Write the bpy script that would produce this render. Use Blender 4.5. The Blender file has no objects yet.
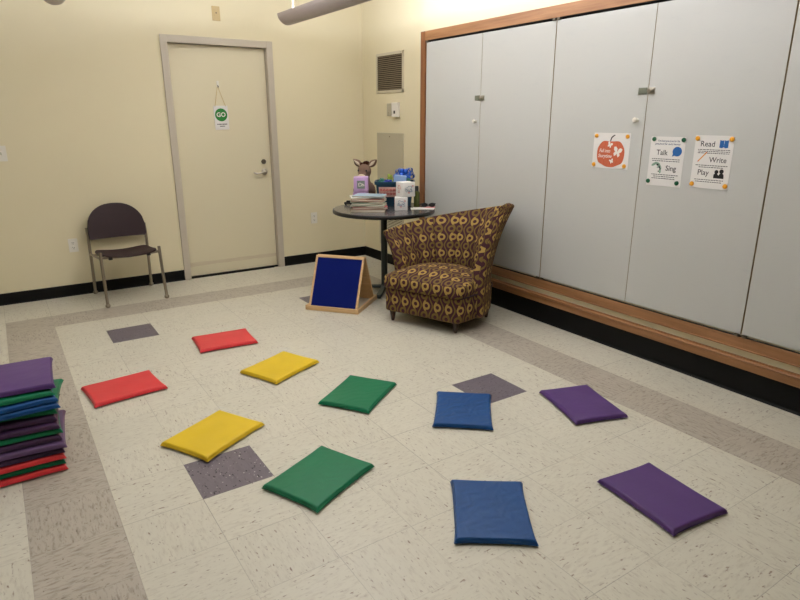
import bpy, bmesh, math, random
from mathutils import Vector, Matrix, noise
random.seed(7)
S = bpy.context.scene
C = S.collection
PI = math.pi
T = 0.3048

# ------------------------------------------------------------------ camera, world, exposure, lights
cam_d = bpy.data.cameras.new('camera')
cam = bpy.data.objects.new('camera', cam_d); C.objects.link(cam)
cam.location = (-0.49682, -2.50924, 1.48675)
cam.rotation_euler = (1.277228, 0.00094157, -0.585059)
cam_d.sensor_fit = 'HORIZONTAL'; cam_d.sensor_width = 36
cam_d.lens = 601.39 / 800 * 36
cam_d.clip_start = 0.02
S.camera = cam

w = bpy.data.worlds.new('world'); S.world = w; w.use_nodes = True
w.node_tree.nodes['Background'].inputs[0].default_value = (1, .93, .82, 1)
w.node_tree.nodes['Background'].inputs[1].default_value = 0.0

S.view_settings.view_transform = 'Standard'
S.view_settings.look = 'None'
S.view_settings.gamma = 1
S.view_settings.use_curve_mapping = False
S.view_settings.exposure = 0.23

CEIL = 2.75
FIX_X = (1.70, 0.02, -1.66)
FIX_Z = 2.300
FIX_Y = (2.50, -1.4)
UP_W = (42.0, 14.5, 9.5)
for i, fx in enumerate(FIX_X):
    for sd in (-1, 1):                       # two lamp rows per pendant, thrown up and sideways
        L = bpy.data.lights.new('lamp_uplight', 'AREA'); L.shape = 'RECTANGLE'
        L.size = .05; L.size_y = FIX_Y[0] - FIX_Y[1] - .2
        L.energy = UP_W[i]; L.color = (.930, .945, 1.065)
        o = bpy.data.objects.new('lamp_uplight', L); C.objects.link(o)
        o.location = (fx + sd * .03, (FIX_Y[0] + FIX_Y[1]) / 2, FIX_Z + .012); o.rotation_euler = (PI, sd * math.radians(-42), 0)

# ------------------------------------------------------------------ helpers
def lin(c):
    return tuple(((x / 255) / 12.92 if x / 255 <= .04045 else ((x / 255 + .055) / 1.055) ** 2.4) for x in c) + (1,)

class NT:
    def __init__(s, name):
        s.m = bpy.data.materials.new(name); s.m.use_nodes = True
        s.t = s.m.node_tree; s.b = s.t.nodes['Principled BSDF']
    def n(s, kind, **kw):
        nd = s.t.nodes.new(kind)
        for k, v in kw.items(): setattr(nd, k, v)
        return nd
    def l(s, a, b): s.t.links.new(a, b)
    def val(s, sock, v):
        if isinstance(v, bpy.types.NodeSocket): s.l(v, sock)
        else: sock.default_value = v
    def math(s, op, a, b=0.0, c=0.0, clamp=False):
        nd = s.n('ShaderNodeMath', operation=op); nd.use_clamp = clamp
        s.val(nd.inputs[0], a); s.val(nd.inputs[1], b); s.val(nd.inputs[2], c)
        return nd.outputs[0]
    def mix(s, f, a, b, blend='MIX'):
        nd = s.n('ShaderNodeMix', data_type='RGBA', blend_type=blend)
        s.val(nd.inputs[0], f); s.val(nd.inputs[6], a); s.val(nd.inputs[7], b)
        return nd.outputs[2]
    def noise(s, vec, scale, detail=2.0, rough=.5):
        nd = s.n('ShaderNodeTexNoise'); nd.inputs['Scale'].default_value = scale
        nd.inputs['Detail'].default_value = detail; nd.inputs['Roughness'].default_value = rough
        if vec is not None: s.l(vec, nd.inputs['Vector'])
        return nd.outputs[0]
    def ramp(s, f, stops):
        nd = s.n('ShaderNodeValToRGB'); s.l(f, nd.inputs[0])
        e = nd.color_ramp.elements
        while len(e) < len(stops): e.new(.5)
        for el, (p, c) in zip(e, stops):
            el.position = p; el.color = c if len(c) == 4 else tuple(c) + (1,)
        return nd.outputs[0]
    def bump(s, h, strength=.2, dist=.01):
        nd = s.n('ShaderNodeBump'); nd.inputs['Strength'].default_value = strength
        nd.inputs['Distance'].default_value = dist
        s.l(h, nd.inputs['Height']); s.l(nd.outputs[0], s.b.inputs['Normal'])

def mat(name, rgb, rough=.6, metal=0.0, var=.06, scale=12.0, bump=0.0, bscale=60.0, spec=.5, coat=0.0):
    t = NT(name); c = lin(rgb)
    tc = t.n('ShaderNodeTexCoord').outputs['Object']
    f = t.noise(tc, scale, 3)
    t.l(t.mix(f, tuple(x * (1 - var) for x in c[:3]) + (1,), tuple(min(1, x * (1 + var)) for x in c[:3]) + (1,)), t.b.inputs['Base Color'])
    t.b.inputs['Roughness'].default_value = rough
    t.b.inputs['Metallic'].default_value = metal
    t.b.inputs['Specular IOR Level'].default_value = spec
    t.b.inputs['Coat Weight'].default_value = coat
    if bump: t.bump(t.noise(tc, bscale, 3), bump, .004)
    return t.m

def wood_mat(name, dark, light, axis='Y', rough=.45, scale=1.0):
    t = NT(name)
    tc = t.n('ShaderNodeTexCoord').outputs['Object']
    mp = t.n('ShaderNodeMapping'); t.l(tc, mp.inputs[0])
    st = {'X': (1.2, 22, 22), 'Y': (22, 1.2, 22), 'Z': (22, 22, 1.2)}[axis]
    mp.inputs['Scale'].default_value = tuple(x * scale for x in st)
    f = t.noise(mp.outputs[0], 1.6, 5, .6)
    g = t.noise(tc, 3.0, 2)
    col = t.ramp(f, [(.3, lin(dark)), (.7, lin(light))])
    t.l(t.mix(t.math('MULTIPLY', g, .25), col, lin(dark)), t.b.inputs['Base Color'])
    t.b.inputs['Roughness'].default_value = rough
    t.bump(f, .06, .002)
    return t.m

def link(name, bm, m, parent=None, smooth=False, recalc=True):
    if recalc: bmesh.ops.recalc_face_normals(bm, faces=bm.faces)
    me = bpy.data.meshes.new(name); bm.to_mesh(me); bm.free()
    for x in (m if isinstance(m, (list, tuple)) else [m]): me.materials.append(x)
    if smooth:
        me.polygons.foreach_set('use_smooth', [True] * len(me.polygons))
        if smooth != 'full':
            me.set_sharp_from_angle(angle=math.radians(smooth if not isinstance(smooth, bool) else 40))
    o = bpy.data.objects.new(name, me); C.objects.link(o)
    if parent: o.parent = parent
    return o

def tag(o, label, cat, group=None):
    o['label'] = label; o['category'] = cat
    if group: o['group'] = group
    return o
def thing(name, label, cat, loc=(0, 0, 0), rz=0.0, group=None):
    o = bpy.data.objects.new(name, None); C.objects.link(o)
    o.empty_display_size = .1
    o.location = loc; o.rotation_euler = (0, 0, rz)
    return tag(o, label, cat, group)
def struct(name, bm, m, **k):
    o = link(name, bm, m, **k); o['kind'] = 'structure'; return o
def nb(): return bmesh.new()

def box(bm, x0, x1, y0, y1, z0, z1, bev=0.0, M=None, segs=2, mi=0):
    r = bmesh.ops.create_cube(bm, size=1)
    vs = r['verts']
    for v in vs:
        v.co = Vector(((x0 + x1) / 2 + v.co.x * (x1 - x0), (y0 + y1) / 2 + v.co.y * (y1 - y0), (z0 + z1) / 2 + v.co.z * (z1 - z0)))
    fs = set(f for v in vs for f in v.link_faces)
    for f in fs: f.material_index = mi
    if bev:
        es = list(set(e for v in vs for e in v.link_edges))
        r = bmesh.ops.bevel(bm, geom=es, offset=bev, segments=segs, affect='EDGES', profile=.5)
        vs = [v for v in set(v for f in r['faces'] for v in f.verts) | set(v for v in vs if v.is_valid)]
    if M is not None: bmesh.ops.transform(bm, matrix=M, verts=[v for v in vs if v.is_valid])
    return bm

def tube(bm, pts, r, n=12, cap=True):
    pts = [Vector(p) for p in pts]
    rr = r if isinstance(r, (list, tuple)) else [r] * len(pts)
    up = None; rings = []
    for i, p in enumerate(pts):
        d = (pts[min(i + 1, len(pts) - 1)] - pts[max(i - 1, 0)]).normalized()
        if up is None:
            up = Vector((0, 0, 1)) if abs(d.z) < .9 else Vector((1, 0, 0))
        a = (up - d * up.dot(d)).normalized(); b = d.cross(a); up = a
        rings.append([bm.verts.new(p + (a * math.cos(2 * PI * k / n) + b * math.sin(2 * PI * k / n)) * rr[i]) for k in range(n)])
    for A, B in zip(rings, rings[1:]):
        for k in range(n): bm.faces.new((A[k], A[(k + 1) % n], B[(k + 1) % n], B[k]))
    if cap:
        bm.faces.new(rings[0][::-1]); bm.faces.new(rings[-1])
    return bm

def lathe(bm, prof, n=32, c=(0, 0, 0), M=None):
    rings = []; new = []
    for r, z in prof:
        if r < 1e-6:
            v = bm.verts.new((c[0], c[1], c[2] + z)); rings.append([v]); new.append(v)
        else:
            ring = [bm.verts.new((c[0] + r * math.cos(2 * PI * k / n), c[1] + r * math.sin(2 * PI * k / n), c[2] + z)) for k in range(n)]
            rings.append(ring); new += ring
    for A, B in zip(rings, rings[1:]):
        for k in range(n):
            a, b = A[k % len(A)], A[(k + 1) % len(A)]
            d, e = B[k % len(B)], B[(k + 1) % len(B)]
            q = []
            for v in (a, b, e, d):
                if v not in q: q.append(v)
            if len(q) > 2: bm.faces.new(q)
    if M is not None: bmesh.ops.transform(bm, matrix=M, verts=new)
    return bm

def ell(bm, c, r, M=None, seg=20, rings=14):
    q = bmesh.ops.create_uvsphere(bm, u_segments=seg, v_segments=rings, radius=1)
    m = Matrix.Translation(c) @ (M or Matrix()) @ Matrix.Diagonal((*r, 1))
    bmesh.ops.transform(bm, matrix=m, verts=q['verts'])
    return bm

def poly(bm, pts, z0, z1, M=None):
    """extruded outline in xy, between z0 and z1"""
    a = [bm.verts.new((x, y, z0)) for x, y in pts]; b = [bm.verts.new((x, y, z1)) for x, y in pts]
    bm.faces.new(a[::-1]); bm.faces.new(b)
    n = len(pts)
    for k in range(n): bm.faces.new((a[k], a[(k + 1) % n], b[(k + 1) % n], b[k]))
    if M is not None: bmesh.ops.transform(bm, matrix=M, verts=a + b)
    return bm

def boxuv(o, s=1.0):
    me = o.data
    uv = me.uv_layers.new(name='UVMap') if not me.uv_layers else me.uv_layers[0]
    for p in me.polygons:
        n = p.normal; ax = max(range(3), key=lambda k: abs(n[k]))
        for li in p.loop_indices:
            c = me.vertices[me.loops[li].vertex_index].co
            uv.data[li].uv = ((c.y, c.z) if ax == 0 else (c.x, c.z) if ax == 1 else (c.x, c.y))

def rot3(ax, a): return Matrix.Rotation(a, 4, ax)
TR = Matrix.Translation

# ------------------------------------------------------------------ materials
def tile_mat(name, base, fleck_d, fleck_l, streak=.5, rough=.33, grout=.55, flecks=True, chips=False):
    t = NT(name)
    uv = t.n('ShaderNodeUVMap').outputs[0]
    geo = t.n('ShaderNodeTexCoord').outputs['Object']
    at = t.n('ShaderNodeAttribute', attribute_name='tile_rand')
    sep = t.n('ShaderNodeSeparateXYZ'); t.l(uv, sep.inputs[0])
    off = t.math('MULTIPLY', at.outputs['Fac'], 57.0)
    def stretched(sx, sy, o=0.0):
        cb = t.n('ShaderNodeCombineXYZ')
        t.l(t.math('MULTIPLY', sep.outputs[0], sx), cb.inputs[0])
        t.l(t.math('MULTIPLY', sep.outputs[1], sy), cb.inputs[1])
        t.l(t.math('ADD', off, o), cb.inputs[2])
        return cb.outputs[0]
    big = t.noise(stretched(1.5, 5), 2.0, 3)
    st = t.noise(stretched(7, 26, 3.0), 1.0, 3, .6)
    col = t.mix(t.math('MULTIPLY', t.math('SUBTRACT', big, .35), .9, clamp=True), lin(base), lin(fleck_l))
    tone = t.math('ADD', t.math('MULTIPLY', at.outputs['Fac'], .035), .9825)
    col = t.mix(t.math('MULTIPLY', t.math('SUBTRACT', st, .5, clamp=True), streak * 3), col, lin(fleck_d))
    if flecks:
        fl = t.noise(stretched(11, 30, 9.0), 1.0, 1.5, .5)
        col = t.mix(t.math('MULTIPLY', t.math('SUBTRACT', fl, .64, clamp=True), 7.0, clamp=True), col, lin(fleck_d))
        fl2 = t.noise(stretched(30, 18, 19.0), 1.0, 1.5, .5)
        col = t.mix(t.math('MULTIPLY', t.math('SUBTRACT', fl2, .69, clamp=True), 8.0, clamp=True), col, lin(fleck_d))
    if chips:
        c1 = t.noise(stretched(28, 28, 2.0), 1.0, 0)
        col = t.mix(t.math('MULTIPLY', t.math('SUBTRACT', c1, .775, clamp=True), 10.0, clamp=True), col, lin((196, 190, 188)))
        c2 = t.noise(stretched(20, 34, 22.0), 1.0, 0)
        col = t.mix(t.math('MULTIPLY', t.math('SUBTRACT', c2, .71, clamp=True), 12.0, clamp=True), col, lin((44, 36, 44)))
    # joints between tiles
    ex = t.math('MINIMUM', sep.outputs[0], t.math('SUBTRACT', 1.0, sep.outputs[0]))
    ey = t.math('MINIMUM', sep.outputs[1], t.math('SUBTRACT', 1.0, sep.outputs[1]))
    e = t.math('MINIMUM', ex, ey)
    dirt = t.math('MULTIPLY', t.math('SUBTRACT', t.noise(geo, 1.3, 1), .30, clamp=True), 2.6, clamp=True)
    j = t.math('MULTIPLY', t.math('LESS_THAN', e, .0042), t.math('MULTIPLY', dirt, grout))
    col = t.mix(j, col, lin((70, 62, 52)))
    sc = t.n('ShaderNodeVectorMath', operation='SCALE'); t.l(col, sc.inputs[0]); t.l(tone, sc.inputs[3])
    t.l(sc.outputs[0], t.b.inputs['Base Color'])
    t.l(t.math('ADD', t.math('MULTIPLY', t.noise(geo, 5.0, 3), .22), rough - .10), t.b.inputs['Roughness'])
    t.b.inputs['Specular IOR Level'].default_value = .42
    t.bump(t.noise(geo, 9.0, 2), .05, .004)
    return t.m

M_tile = tile_mat('cream_vinyl_tile', (208, 204, 187), (134, 114, 98), (216, 213, 195), .35)
M_band = tile_mat('taupe_vinyl_tile', (179, 171, 156), (118, 104, 90), (198, 190, 177), .95, flecks=True, grout=.35)
M_dark = tile_mat('plum_grey_vinyl_tile', (112, 104, 112), (84, 76, 84), (122, 114, 122), .6, flecks=False, chips=True, grout=.3)

M_wall = mat('cream_wall_paint', (229, 219, 185), .75, var=.02, scale=2.0, bump=.05, bscale=180)
M_doorp = mat('door_cream_paint', (226, 217, 186), .5, var=.025, scale=2.5)
M_ceil = mat('white_ceiling', (236, 232, 222), .9, var=.02)
M_base = mat('black_rubber_base', (11, 11, 11), .6, var=.3, scale=6, spec=.2)
M_frame = mat('grey_door_frame_paint', (196, 187, 170), .45, var=.02)
M_gap = mat('painted_gap_shade', (18, 15, 12), .9)  # near-black colour standing in for the shade inside gaps
M_wood = wood_mat('cabinet_oak', (138, 94, 58), (180, 132, 88), 'Y')
M_woodz = wood_mat('cabinet_oak_upright', (128, 80, 46), (168, 112, 68), 'Z')
M_maple = wood_mat('easel_maple', (206, 166, 114), (228, 194, 146), 'X', scale=1.5)
def whiteboard():
    t = NT('whiteboard_laminate')
    tc = t.n('ShaderNodeTexCoord').outputs['Object']
    c = lin((203, 203, 198))
    f = t.noise(tc, 1.4, 3, .6); g = t.noise(tc, .8, 2)
    col = t.mix(t.math('MULTIPLY', f, .5), c, lin((194, 200, 198)))
    col = t.mix(t.math('MULTIPLY', t.math('SUBTRACT', g, .5, clamp=True), 1.6, clamp=True), col, lin((206, 192, 194)))
    mp = t.n('ShaderNodeMapping'); t.l(tc, mp.inputs[0]); mp.inputs['Scale'].default_value = (3, 3, 10)
    h = t.noise(mp.outputs[0], 2.2, 4, .7)
    col = t.mix(t.math('MULTIPLY', t.math('SUBTRACT', h, .6, clamp=True), .9, clamp=True), col, lin((168, 176, 180)))
    t.l(col, t.b.inputs['Base Color'])
    t.l(t.math('ADD', t.math('MULTIPLY', f, .25), .22), t.b.inputs['Roughness'])
    t.b.inputs['Specular IOR Level'].default_value = .4
    return t.m
M_wb = whiteboard()
M_edge = mat('panel_edge_brown', (150, 132, 96), .6)
M_chrome = mat('brushed_steel', (176, 170, 158), .28, metal=1.0, var=.1, scale=40)
M_dchrome = mat('dull_nickel', (120, 112, 98), .35, metal=.9, var=.15, scale=50)
M_latch = mat('grey_green_latch_plate', (128, 134, 122), .35, metal=.6)
M_whitep = mat('white_plastic', (232, 228, 216), .4, var=.02)
M_ivory = mat('tan_plastic_plate', (196, 172, 118), .45, var=.02)
M_slot = mat('socket_dark', (60, 54, 46), .7)
M_paper = mat('white_paper', (232, 230, 226), .7, var=.02)
M_greyp = mat('grey_beige_panel', (190, 182, 156), .55, var=.02)
M_ventw = mat('off_white_vent_metal', (206, 196, 170), .5, var=.02)
M_ventd = mat('vent_louvre_metal', (124, 110, 86), .7, var=.1)
M_lampb = mat('pendant_lamp_grey', (186, 174, 170), .5, var=.03)
M_legm = mat('stacking_chair_champagne_metal', (150, 140, 122), .38, metal=.75, var=.08, scale=30)
M_shell = mat('plum_brown_chair_plastic', (48, 30, 35), .5, var=.1, scale=90, bump=.15, bscale=260)
M_blk = mat('black_plastic', (16, 16, 16), .45)
M_ttop = mat('charcoal_table_laminate', (92, 90, 92), .22, var=.06, scale=120, spec=.6)
M_tedge = mat('black_table_edge', (20, 20, 20), .4)
M_tleg = mat('slate_table_leg', (62, 68, 66), .4, metal=.3)
M_felt = mat('royal_blue_felt', (16, 30, 104), .95, var=.12, scale=300, bump=.3, bscale=500, spec=.1)
M_cleg = wood_mat('dark_walnut_leg', (46, 26, 18), (70, 42, 28), 'Z')
def vinyl(name, rgb, wr=.25):
    t = NT(name)
    tc = t.n('ShaderNodeTexCoord').outputs['Object']
    f = t.noise(tc, 9, 2); c = lin(rgb)
    t.l(t.mix(f, tuple(x * .93 for x in c[:3]) + (1,), tuple(min(1, x * 1.07) for x in c[:3]) + (1,)), t.b.inputs['Base Color'])
    t.b.inputs['Roughness'].default_value = .38
    t.b.inputs['Specular IOR Level'].default_value = .32
    wv = t.n('ShaderNodeTexWave', bands_direction='DIAGONAL'); wv.inputs['Scale'].default_value = 9; wv.inputs['Distortion'].default_value = 9
    wv.inputs['Detail'].default_value = 2; wv.inputs['Detail Scale'].default_value = 1.2
    t.l(tc, wv.inputs['Vector'])
    h = t.math('ADD', t.math('MULTIPLY', wv.outputs[1], t.math('MULTIPLY', t.noise(tc, 5, 2), wr)), t.math('MULTIPLY', t.noise(tc, 25, 3), .4))
    t.bump(h, .34, .006)
    return t.m
V = dict(red=vinyl('red_vinyl', (220, 62, 66), .1), yellow=vinyl('yellow_vinyl', (226, 192, 38), .1),
         green=vinyl('green_vinyl', (14, 116, 78), .3), blue=vinyl('blue_vinyl', (18, 74, 134), 1.0),
         purple=vinyl('purple_vinyl', (86, 56, 117), .12), darkpurple=vinyl('dark_purple_vinyl', (66, 42, 74), .12),
         mutedpurple=vinyl('muted_purple_vinyl', (100, 76, 112), .1))

def fabric():
    """plum ground with columns of gold and olive rings hung on wavy stems"""
    t = NT('ring_pattern_upholstery')
    uv = t.n('ShaderNodeUVMap').outputs[0]
    sep = t.n('ShaderNodeSeparateXYZ'); t.l(uv, sep.inputs[0])
    W, H = .092, .150
    x = t.math('DIVIDE', sep.outputs[0], W); y0 = t.math('DIVIDE', sep.outputs[1], H)
    colid = t.math('FLOOR', x)
    y = y0
    fx = t.math('SUBTRACT', t.math('FRACT', x), .5)         # -.5 .. .5
    fy = t.math('FRACT', y)                                 # 0..1 ; two rings per period
    row2 = t.math('MULTIPLY', fy, 2.0)
    rid = t.math('FLOOR', row2)                             # 0 gold, 1 olive
    ry = t.math('SUBTRACT', t.math('FRACT', row2), .5)
    side = t.math('SUBTRACT', t.math('MULTIPLY', rid, 2.0), 1.0)   # -1 / +1
    cx = t.math('SUBTRACT', fx, t.math('MULTIPLY', side, -.10))
    d = t.math('SQRT', t.math('ADD', t.math('POWER', t.math('MULTIPLY', cx, W), 2.0), t.math('POWER', t.math('MULTIPLY', ry, H / 2), 2.0)))
    ring = t.math('LESS_THAN', t.math('ABSOLUTE', t.math('SUBTRACT', d, .0222)), .0080)
    # stem: an S along the column
    s = t.math('MULTIPLY', t.math('SINE', t.math('MULTIPLY', y, 2 * PI)), .15)
    dx = t.math('ABSOLUTE', t.math('ADD', fx, t.math('MULTIPLY', s, 1.0)))
    dxw = t.math('MINIMUM', dx, t.math('ABSOLUTE', t.math('SUBTRACT', dx, 1.0)))
    stem = t.math('LESS_THAN', dxw, .088)
    dy_ = t.math('ABSOLUTE', t.math('ADD', fx, t.math('SUBTRACT', .5, t.math('MULTIPLY', s, 1.0))))
    dyw = t.math('MINIMUM', dy_, t.math('ABSOLUTE', t.math('SUBTRACT', dy_, 1.0)))
    stem2 = t.math('LESS_THAN', dyw, .062)
    gold, olive, plum = lin((180, 150, 82)), lin((124, 102, 54)), lin((74, 42, 50))
    c = t.mix(stem2, plum, olive)
    c = t.mix(stem, c, t.mix(rid, gold, olive))
    c = t.mix(ring, c, t.mix(rid, gold, olive))
    tc = t.n('ShaderNodeTexCoord').outputs['Object']
    f = t.noise(tc, 220, 2)
    c = t.mix(t.math('MULTIPLY', f, .35), c, lin((50, 34, 28)))
    t.l(c, t.b.inputs['Base Color'])
    t.b.inputs['Roughness'].default_value = .85
    t.b.inputs['Specular IOR Level'].default_value = .2
    t.bump(f, .25, .002)
    return t.m
M_fab = fabric()

# ------------------------------------------------------------------ room shell
X_W, X_R, X_C, Y_D = -5.2, 2.88, 2.81, 3.30
Y_B = -5.4
bm = nb()
uvl = bm.loops.layers.uv.new('UVMap')
rl = bm.faces.layers.float.new('tile_rand')
i0, i1, j0, j1 = -18, 10, -11, 19
vv = {}
def gv(i, j):
    if (i, j) not in vv:
        x = max(min(i * T, X_R), X_W); y = max(min(-j * T, Y_D), Y_B)
        vv[(i, j)] = bm.verts.new((x, y, 0))
    return vv[(i, j)]
for i in range(i0, i1):
    for j in range(j0, j1):
        q = [gv(i, j + 1), gv(i + 1, j + 1), gv(i + 1, j), gv(i, j)]
        xs = [v.co.x for v in q]; ys = [v.co.y for v in q]
        if max(xs) - min(xs) < 1e-4 or max(ys) - min(ys) < 1e-4: continue
        f = bm.faces.new(q)
        k = 0
        if (i in (-2, 7) and j >= -9) or (j == -9 and -2 <= i <= 7): k = 1
        elif -2 < i < 7 and j > -9 and i % 5 == 0 and j % 7 == 0 : k = 2
        f.material_index = k
        random.seed(i * 131 + j * 17 + 5)
        f[rl] = random.random()
        rt = (i + j) % 2
        uvs = []
        for lp in f.loops:
            a = (lp.vert.co.x / T - i); b = (lp.vert.co.y / T + j + 1)
            lp[uvl].uv = (a, b) if rt else (b, a)
struct('floor', bm, [M_tile, M_band, M_dark], recalc=False)
random.seed(11)

bm = nb(); box(bm, X_W - .1, X_R + .1, Y_B - .1, Y_D + .1, CEIL, CEIL + .1); struct('ceiling', bm, M_ceil)
# wall with the door opening
DX0, DX1, DZ = .925, 1.835, 2.125
bm = nb()
box(bm, X_W, DX0, Y_D, Y_D + .14, -.05, CEIL)
box(bm, DX1, X_R + .1, Y_D, Y_D + .14, -.05, CEIL)
box(bm, DX0, DX1, Y_D, Y_D + .14, DZ, CEIL)
struct('wall_back', bm, M_wall)
bm = nb(); box(bm, X_R, X_R + .1, 2.13, Y_D, -.05, CEIL); struct('wall_right', bm, M_wall)
bm = nb()
box(bm, X_C, X_R + .1, Y_B, 2.13, -.05, .36); box(bm, X_C, X_R + .1, Y_B, 2.13, 2.16, CEIL)
box(bm, X_C + .04, X_R + .1, Y_B, 2.13, .36, 2.16); box(bm, X_C, X_R + .1, 2.06, 2.13, .36, 2.16); box(bm, X_C, X_R + .1, Y_B, -2.47, .36, 2.16)
struct('wall_cabinet_side', bm, M_wall)
bm = nb(); box(bm, X_W - .1, X_W, Y_B - .1, Y_D + .1, -.05, CEIL); struct('wall_left', bm, M_wall)
bm = nb(); box(bm, X_W, X_R + .1, Y_B - .1, Y_B, -.05, CEIL); struct('wall_front', bm, M_wall)

def base_strip(name, x0, y0, x1, y1, h, th, nx, ny, m=M_base):
    """cove base along a wall from p0 to p1, (nx,ny) points into the room"""
    bm = nb()
    prof = [(0, 0), (th + .010, 0), (th + .002, .012), (th, .03), (th, h - .006), (th - .003, h), (0, h)]
    a = [bm.verts.new((x0 + nx * d, y0 + ny * d, z)) for d, z in prof]
    b = [bm.verts.new((x1 + nx * d, y1 + ny * d, z)) for d, z in prof]
    for k in range(len(prof)):
        k2 = (k + 1) % len(prof); bm.faces.new((a[k], a[k2], b[k2], b[k]))
    bm.faces.new(a); bm.faces.new(b[::-1])
    return struct(name, bm, m)
base_strip('baseboard_back', X_W, Y_D, .872, Y_D, .098, .006, 0, -1)
base_strip('baseboard_back_corner', 1.893, Y_D, X_R, Y_D, .098, .006, 0, -1)
base_strip('baseboard_right', X_R, Y_D, X_R, 2.13, .100, .006, -1, 0)
base_strip('baseboard_cabinet_side', X_C, 2.13, X_C, Y_B, .150, .006, -1, 0)

# wooden rail above the base (profiled: low fascia and a raised nosing)
bm = nb()
prof = [(0, .150), (.020, .150), (.020, .192), (.028, .196), (.029, .204), (.026, .209), (.014, .211), (.014, .216), (0, .216)]
a = [bm.verts.new((X_C - d, 2.13, z)) for d, z in prof]; b = [bm.verts.new((X_C - d, Y_B, z)) for d, z in prof]
for k in range(len(prof)):
    k2 = (k + 1) % len(prof); bm.faces.new((a[k], a[k2], b[k2], b[k]))
bm.faces.new(a); bm.faces.new(b[::-1])
struct('trim_1', bm, M_wood)

# door frame + door
bm = nb()
fw = .056
def jamb(x0, x1, z0, z1):
    box(bm, x0, x1, Y_D - .016, Y_D + .001, z0, z1, .003)
jamb(DX0 - fw, DX0, 0, DZ + fw); jamb(DX1, DX1 + fw, 0, DZ + fw); jamb(DX0, DX1, DZ, DZ + fw)
box(bm, DX0 - .001, DX0 + .004, Y_D - .014, Y_D + .14, 0, DZ); box(bm, DX1 - .004, DX1 + .001, Y_D - .014, Y_D + .14, 0, DZ)
box(bm, DX0, DX1, Y_D - .014, Y_D + .14, DZ - .004, DZ + .001)
# stops behind the leaf
box(bm, DX0, DX0 + .016, Y_D + .095, Y_D + .14, 0, DZ); box(bm, DX1 - .016, DX1, Y_D + .095, Y_D + .14, 0, DZ); box(bm, DX0, DX1, Y_D + .095, Y_D + .14, DZ - .016, DZ)
struct('trim_2', bm, M_frame)
dr = bpy.data.objects.new('door_1', None); C.objects.link(dr); dr.location = (1.38, Y_D + .07, 0); dr['kind'] = 'structure'
bm = nb(); box(bm, DX0 + .006 - 1.38, DX1 - .006 - 1.38, -.022, .022, .012, DZ - .008, .002)
def door_leaf_mat():
    t = NT('door_leaf_paint'); tc = t.n('ShaderNodeTexCoord').outputs['Object']
    sp = t.n('ShaderNodeSeparateXYZ'); t.l(tc, sp.inputs[0])
    z = t.math('ABSOLUTE', t.math('SUBTRACT', sp.outputs[2], .125))
    mk = t.math('LESS_THAN', z, t.math('MULTIPLY', t.noise(tc, 6, 3), .035))
    mp = t.n('ShaderNodeMapping'); t.l(tc, mp.inputs[0]); mp.inputs['Scale'].default_value = (4, 1, 60)
    s = t.math('MULTIPLY', mk, t.math('MULTIPLY', t.noise(mp.outputs[0], 2, 3), .55))
    t.l(t.mix(s, lin((226, 217, 186)), lin((186, 158, 136))), t.b.inputs['Base Color'])
    t.b.inputs['Roughness'].default_value = .5
    return t.m
link('door_leaf', bm, door_leaf_mat(), dr)
bm = nb(); box(bm, DX0 - 1.38, DX1 - 1.38, -.05, .06, .0005, .010); link('door_gap_shade', bm, M_gap, dr)  # dark strip under the leaf, paints the shade of the gap
bm = nb()
lx = 1.755 - 1.38
lathe(bm, [(0, 0), (.030, 0), (.031, .006), (.026, .012), (.012, .016), (.011, .05), (0, .052)], 24, M=TR((lx, -.022, .975)) @ rot3('X', PI / 2))
tube(bm, [(lx, -.066, .975), (lx - .03, -.070, .974), (lx - .06, -.070, .966), (lx - .09, -.068, .964), (lx - .115, -.062, .972), (lx - .118, -.052, .974)], [.011, .010, .009, .009, .008, .006], 12)
link('door_handle', bm, M_chrome, dr, smooth=True)
bm = nb(); lathe(bm, [(0, 0), (.024, 0), (.024, .008), (.019, .016), (.008, .017), (0, .014)], 24, M=TR((lx, -.022, 1.075)) @ rot3('X', PI / 2))
link('deadbolt', bm, M_dchrome, dr, smooth=True)

# ------------------------------------------------------------------ lettering helper
def words(name, txt, size, M, m, parent, align='CENTER', bold=0.0, shear=0.0, sx=1.0):
    cu = bpy.data.curves.new(name, 'FONT'); cu.body = txt; cu.size = size; cu.align_x = align; cu.align_y = 'CENTER'
    cu.offset = bold; cu.shear = shear; cu.resolution_u = 3; cu.fill_mode = 'FRONT'
    tmp = bpy.data.objects.new('tmp', cu); C.objects.link(tmp)
    bpy.context.view_layer.update()
    me = bpy.data.meshes.new_from_object(tmp.evaluated_get(bpy.context.evaluated_depsgraph_get()))
    bpy.data.objects.remove(tmp)
    me.transform(M @ Matrix.Diagonal((sx, 1, 1, 1))); me.name = name; me.materials.clear(); me.materials.append(m)
    o = bpy.data.objects.new(name, me); C.objects.link(o); o.parent = parent
    return o
M_ink = mat('dark_grey_ink', (52, 50, 52), .7)
M_inkb = mat('navy_ink', (42, 66, 104), .7)
M_inkw = mat('white_ink', (240, 234, 226), .7)
M_pblue = mat('printed_blue', (34, 100, 170), .6)
M_pgreen = mat('printed_green', (36, 134, 52), .6)
M_porange = mat('printed_orange', (204, 102, 68), .7, var=.16, scale=22)
M_pblack = mat('printed_black', (16, 16, 18), .6)
M_psage = mat('printed_sage', (140, 172, 150), .7)

def wordbars(bm, x0, x1, y, h, z, rng, M=None):
    x = x0
    while x < x1 - .006:
        wl = min(rng.uniform(.006, .017), x1 - x)
        poly(bm, [(x, y - h / 2), (x + wl, y - h / 2), (x + wl, y + h / 2), (x, y + h / 2)], z, z + .0002, M)
        x += wl + .003

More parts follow.
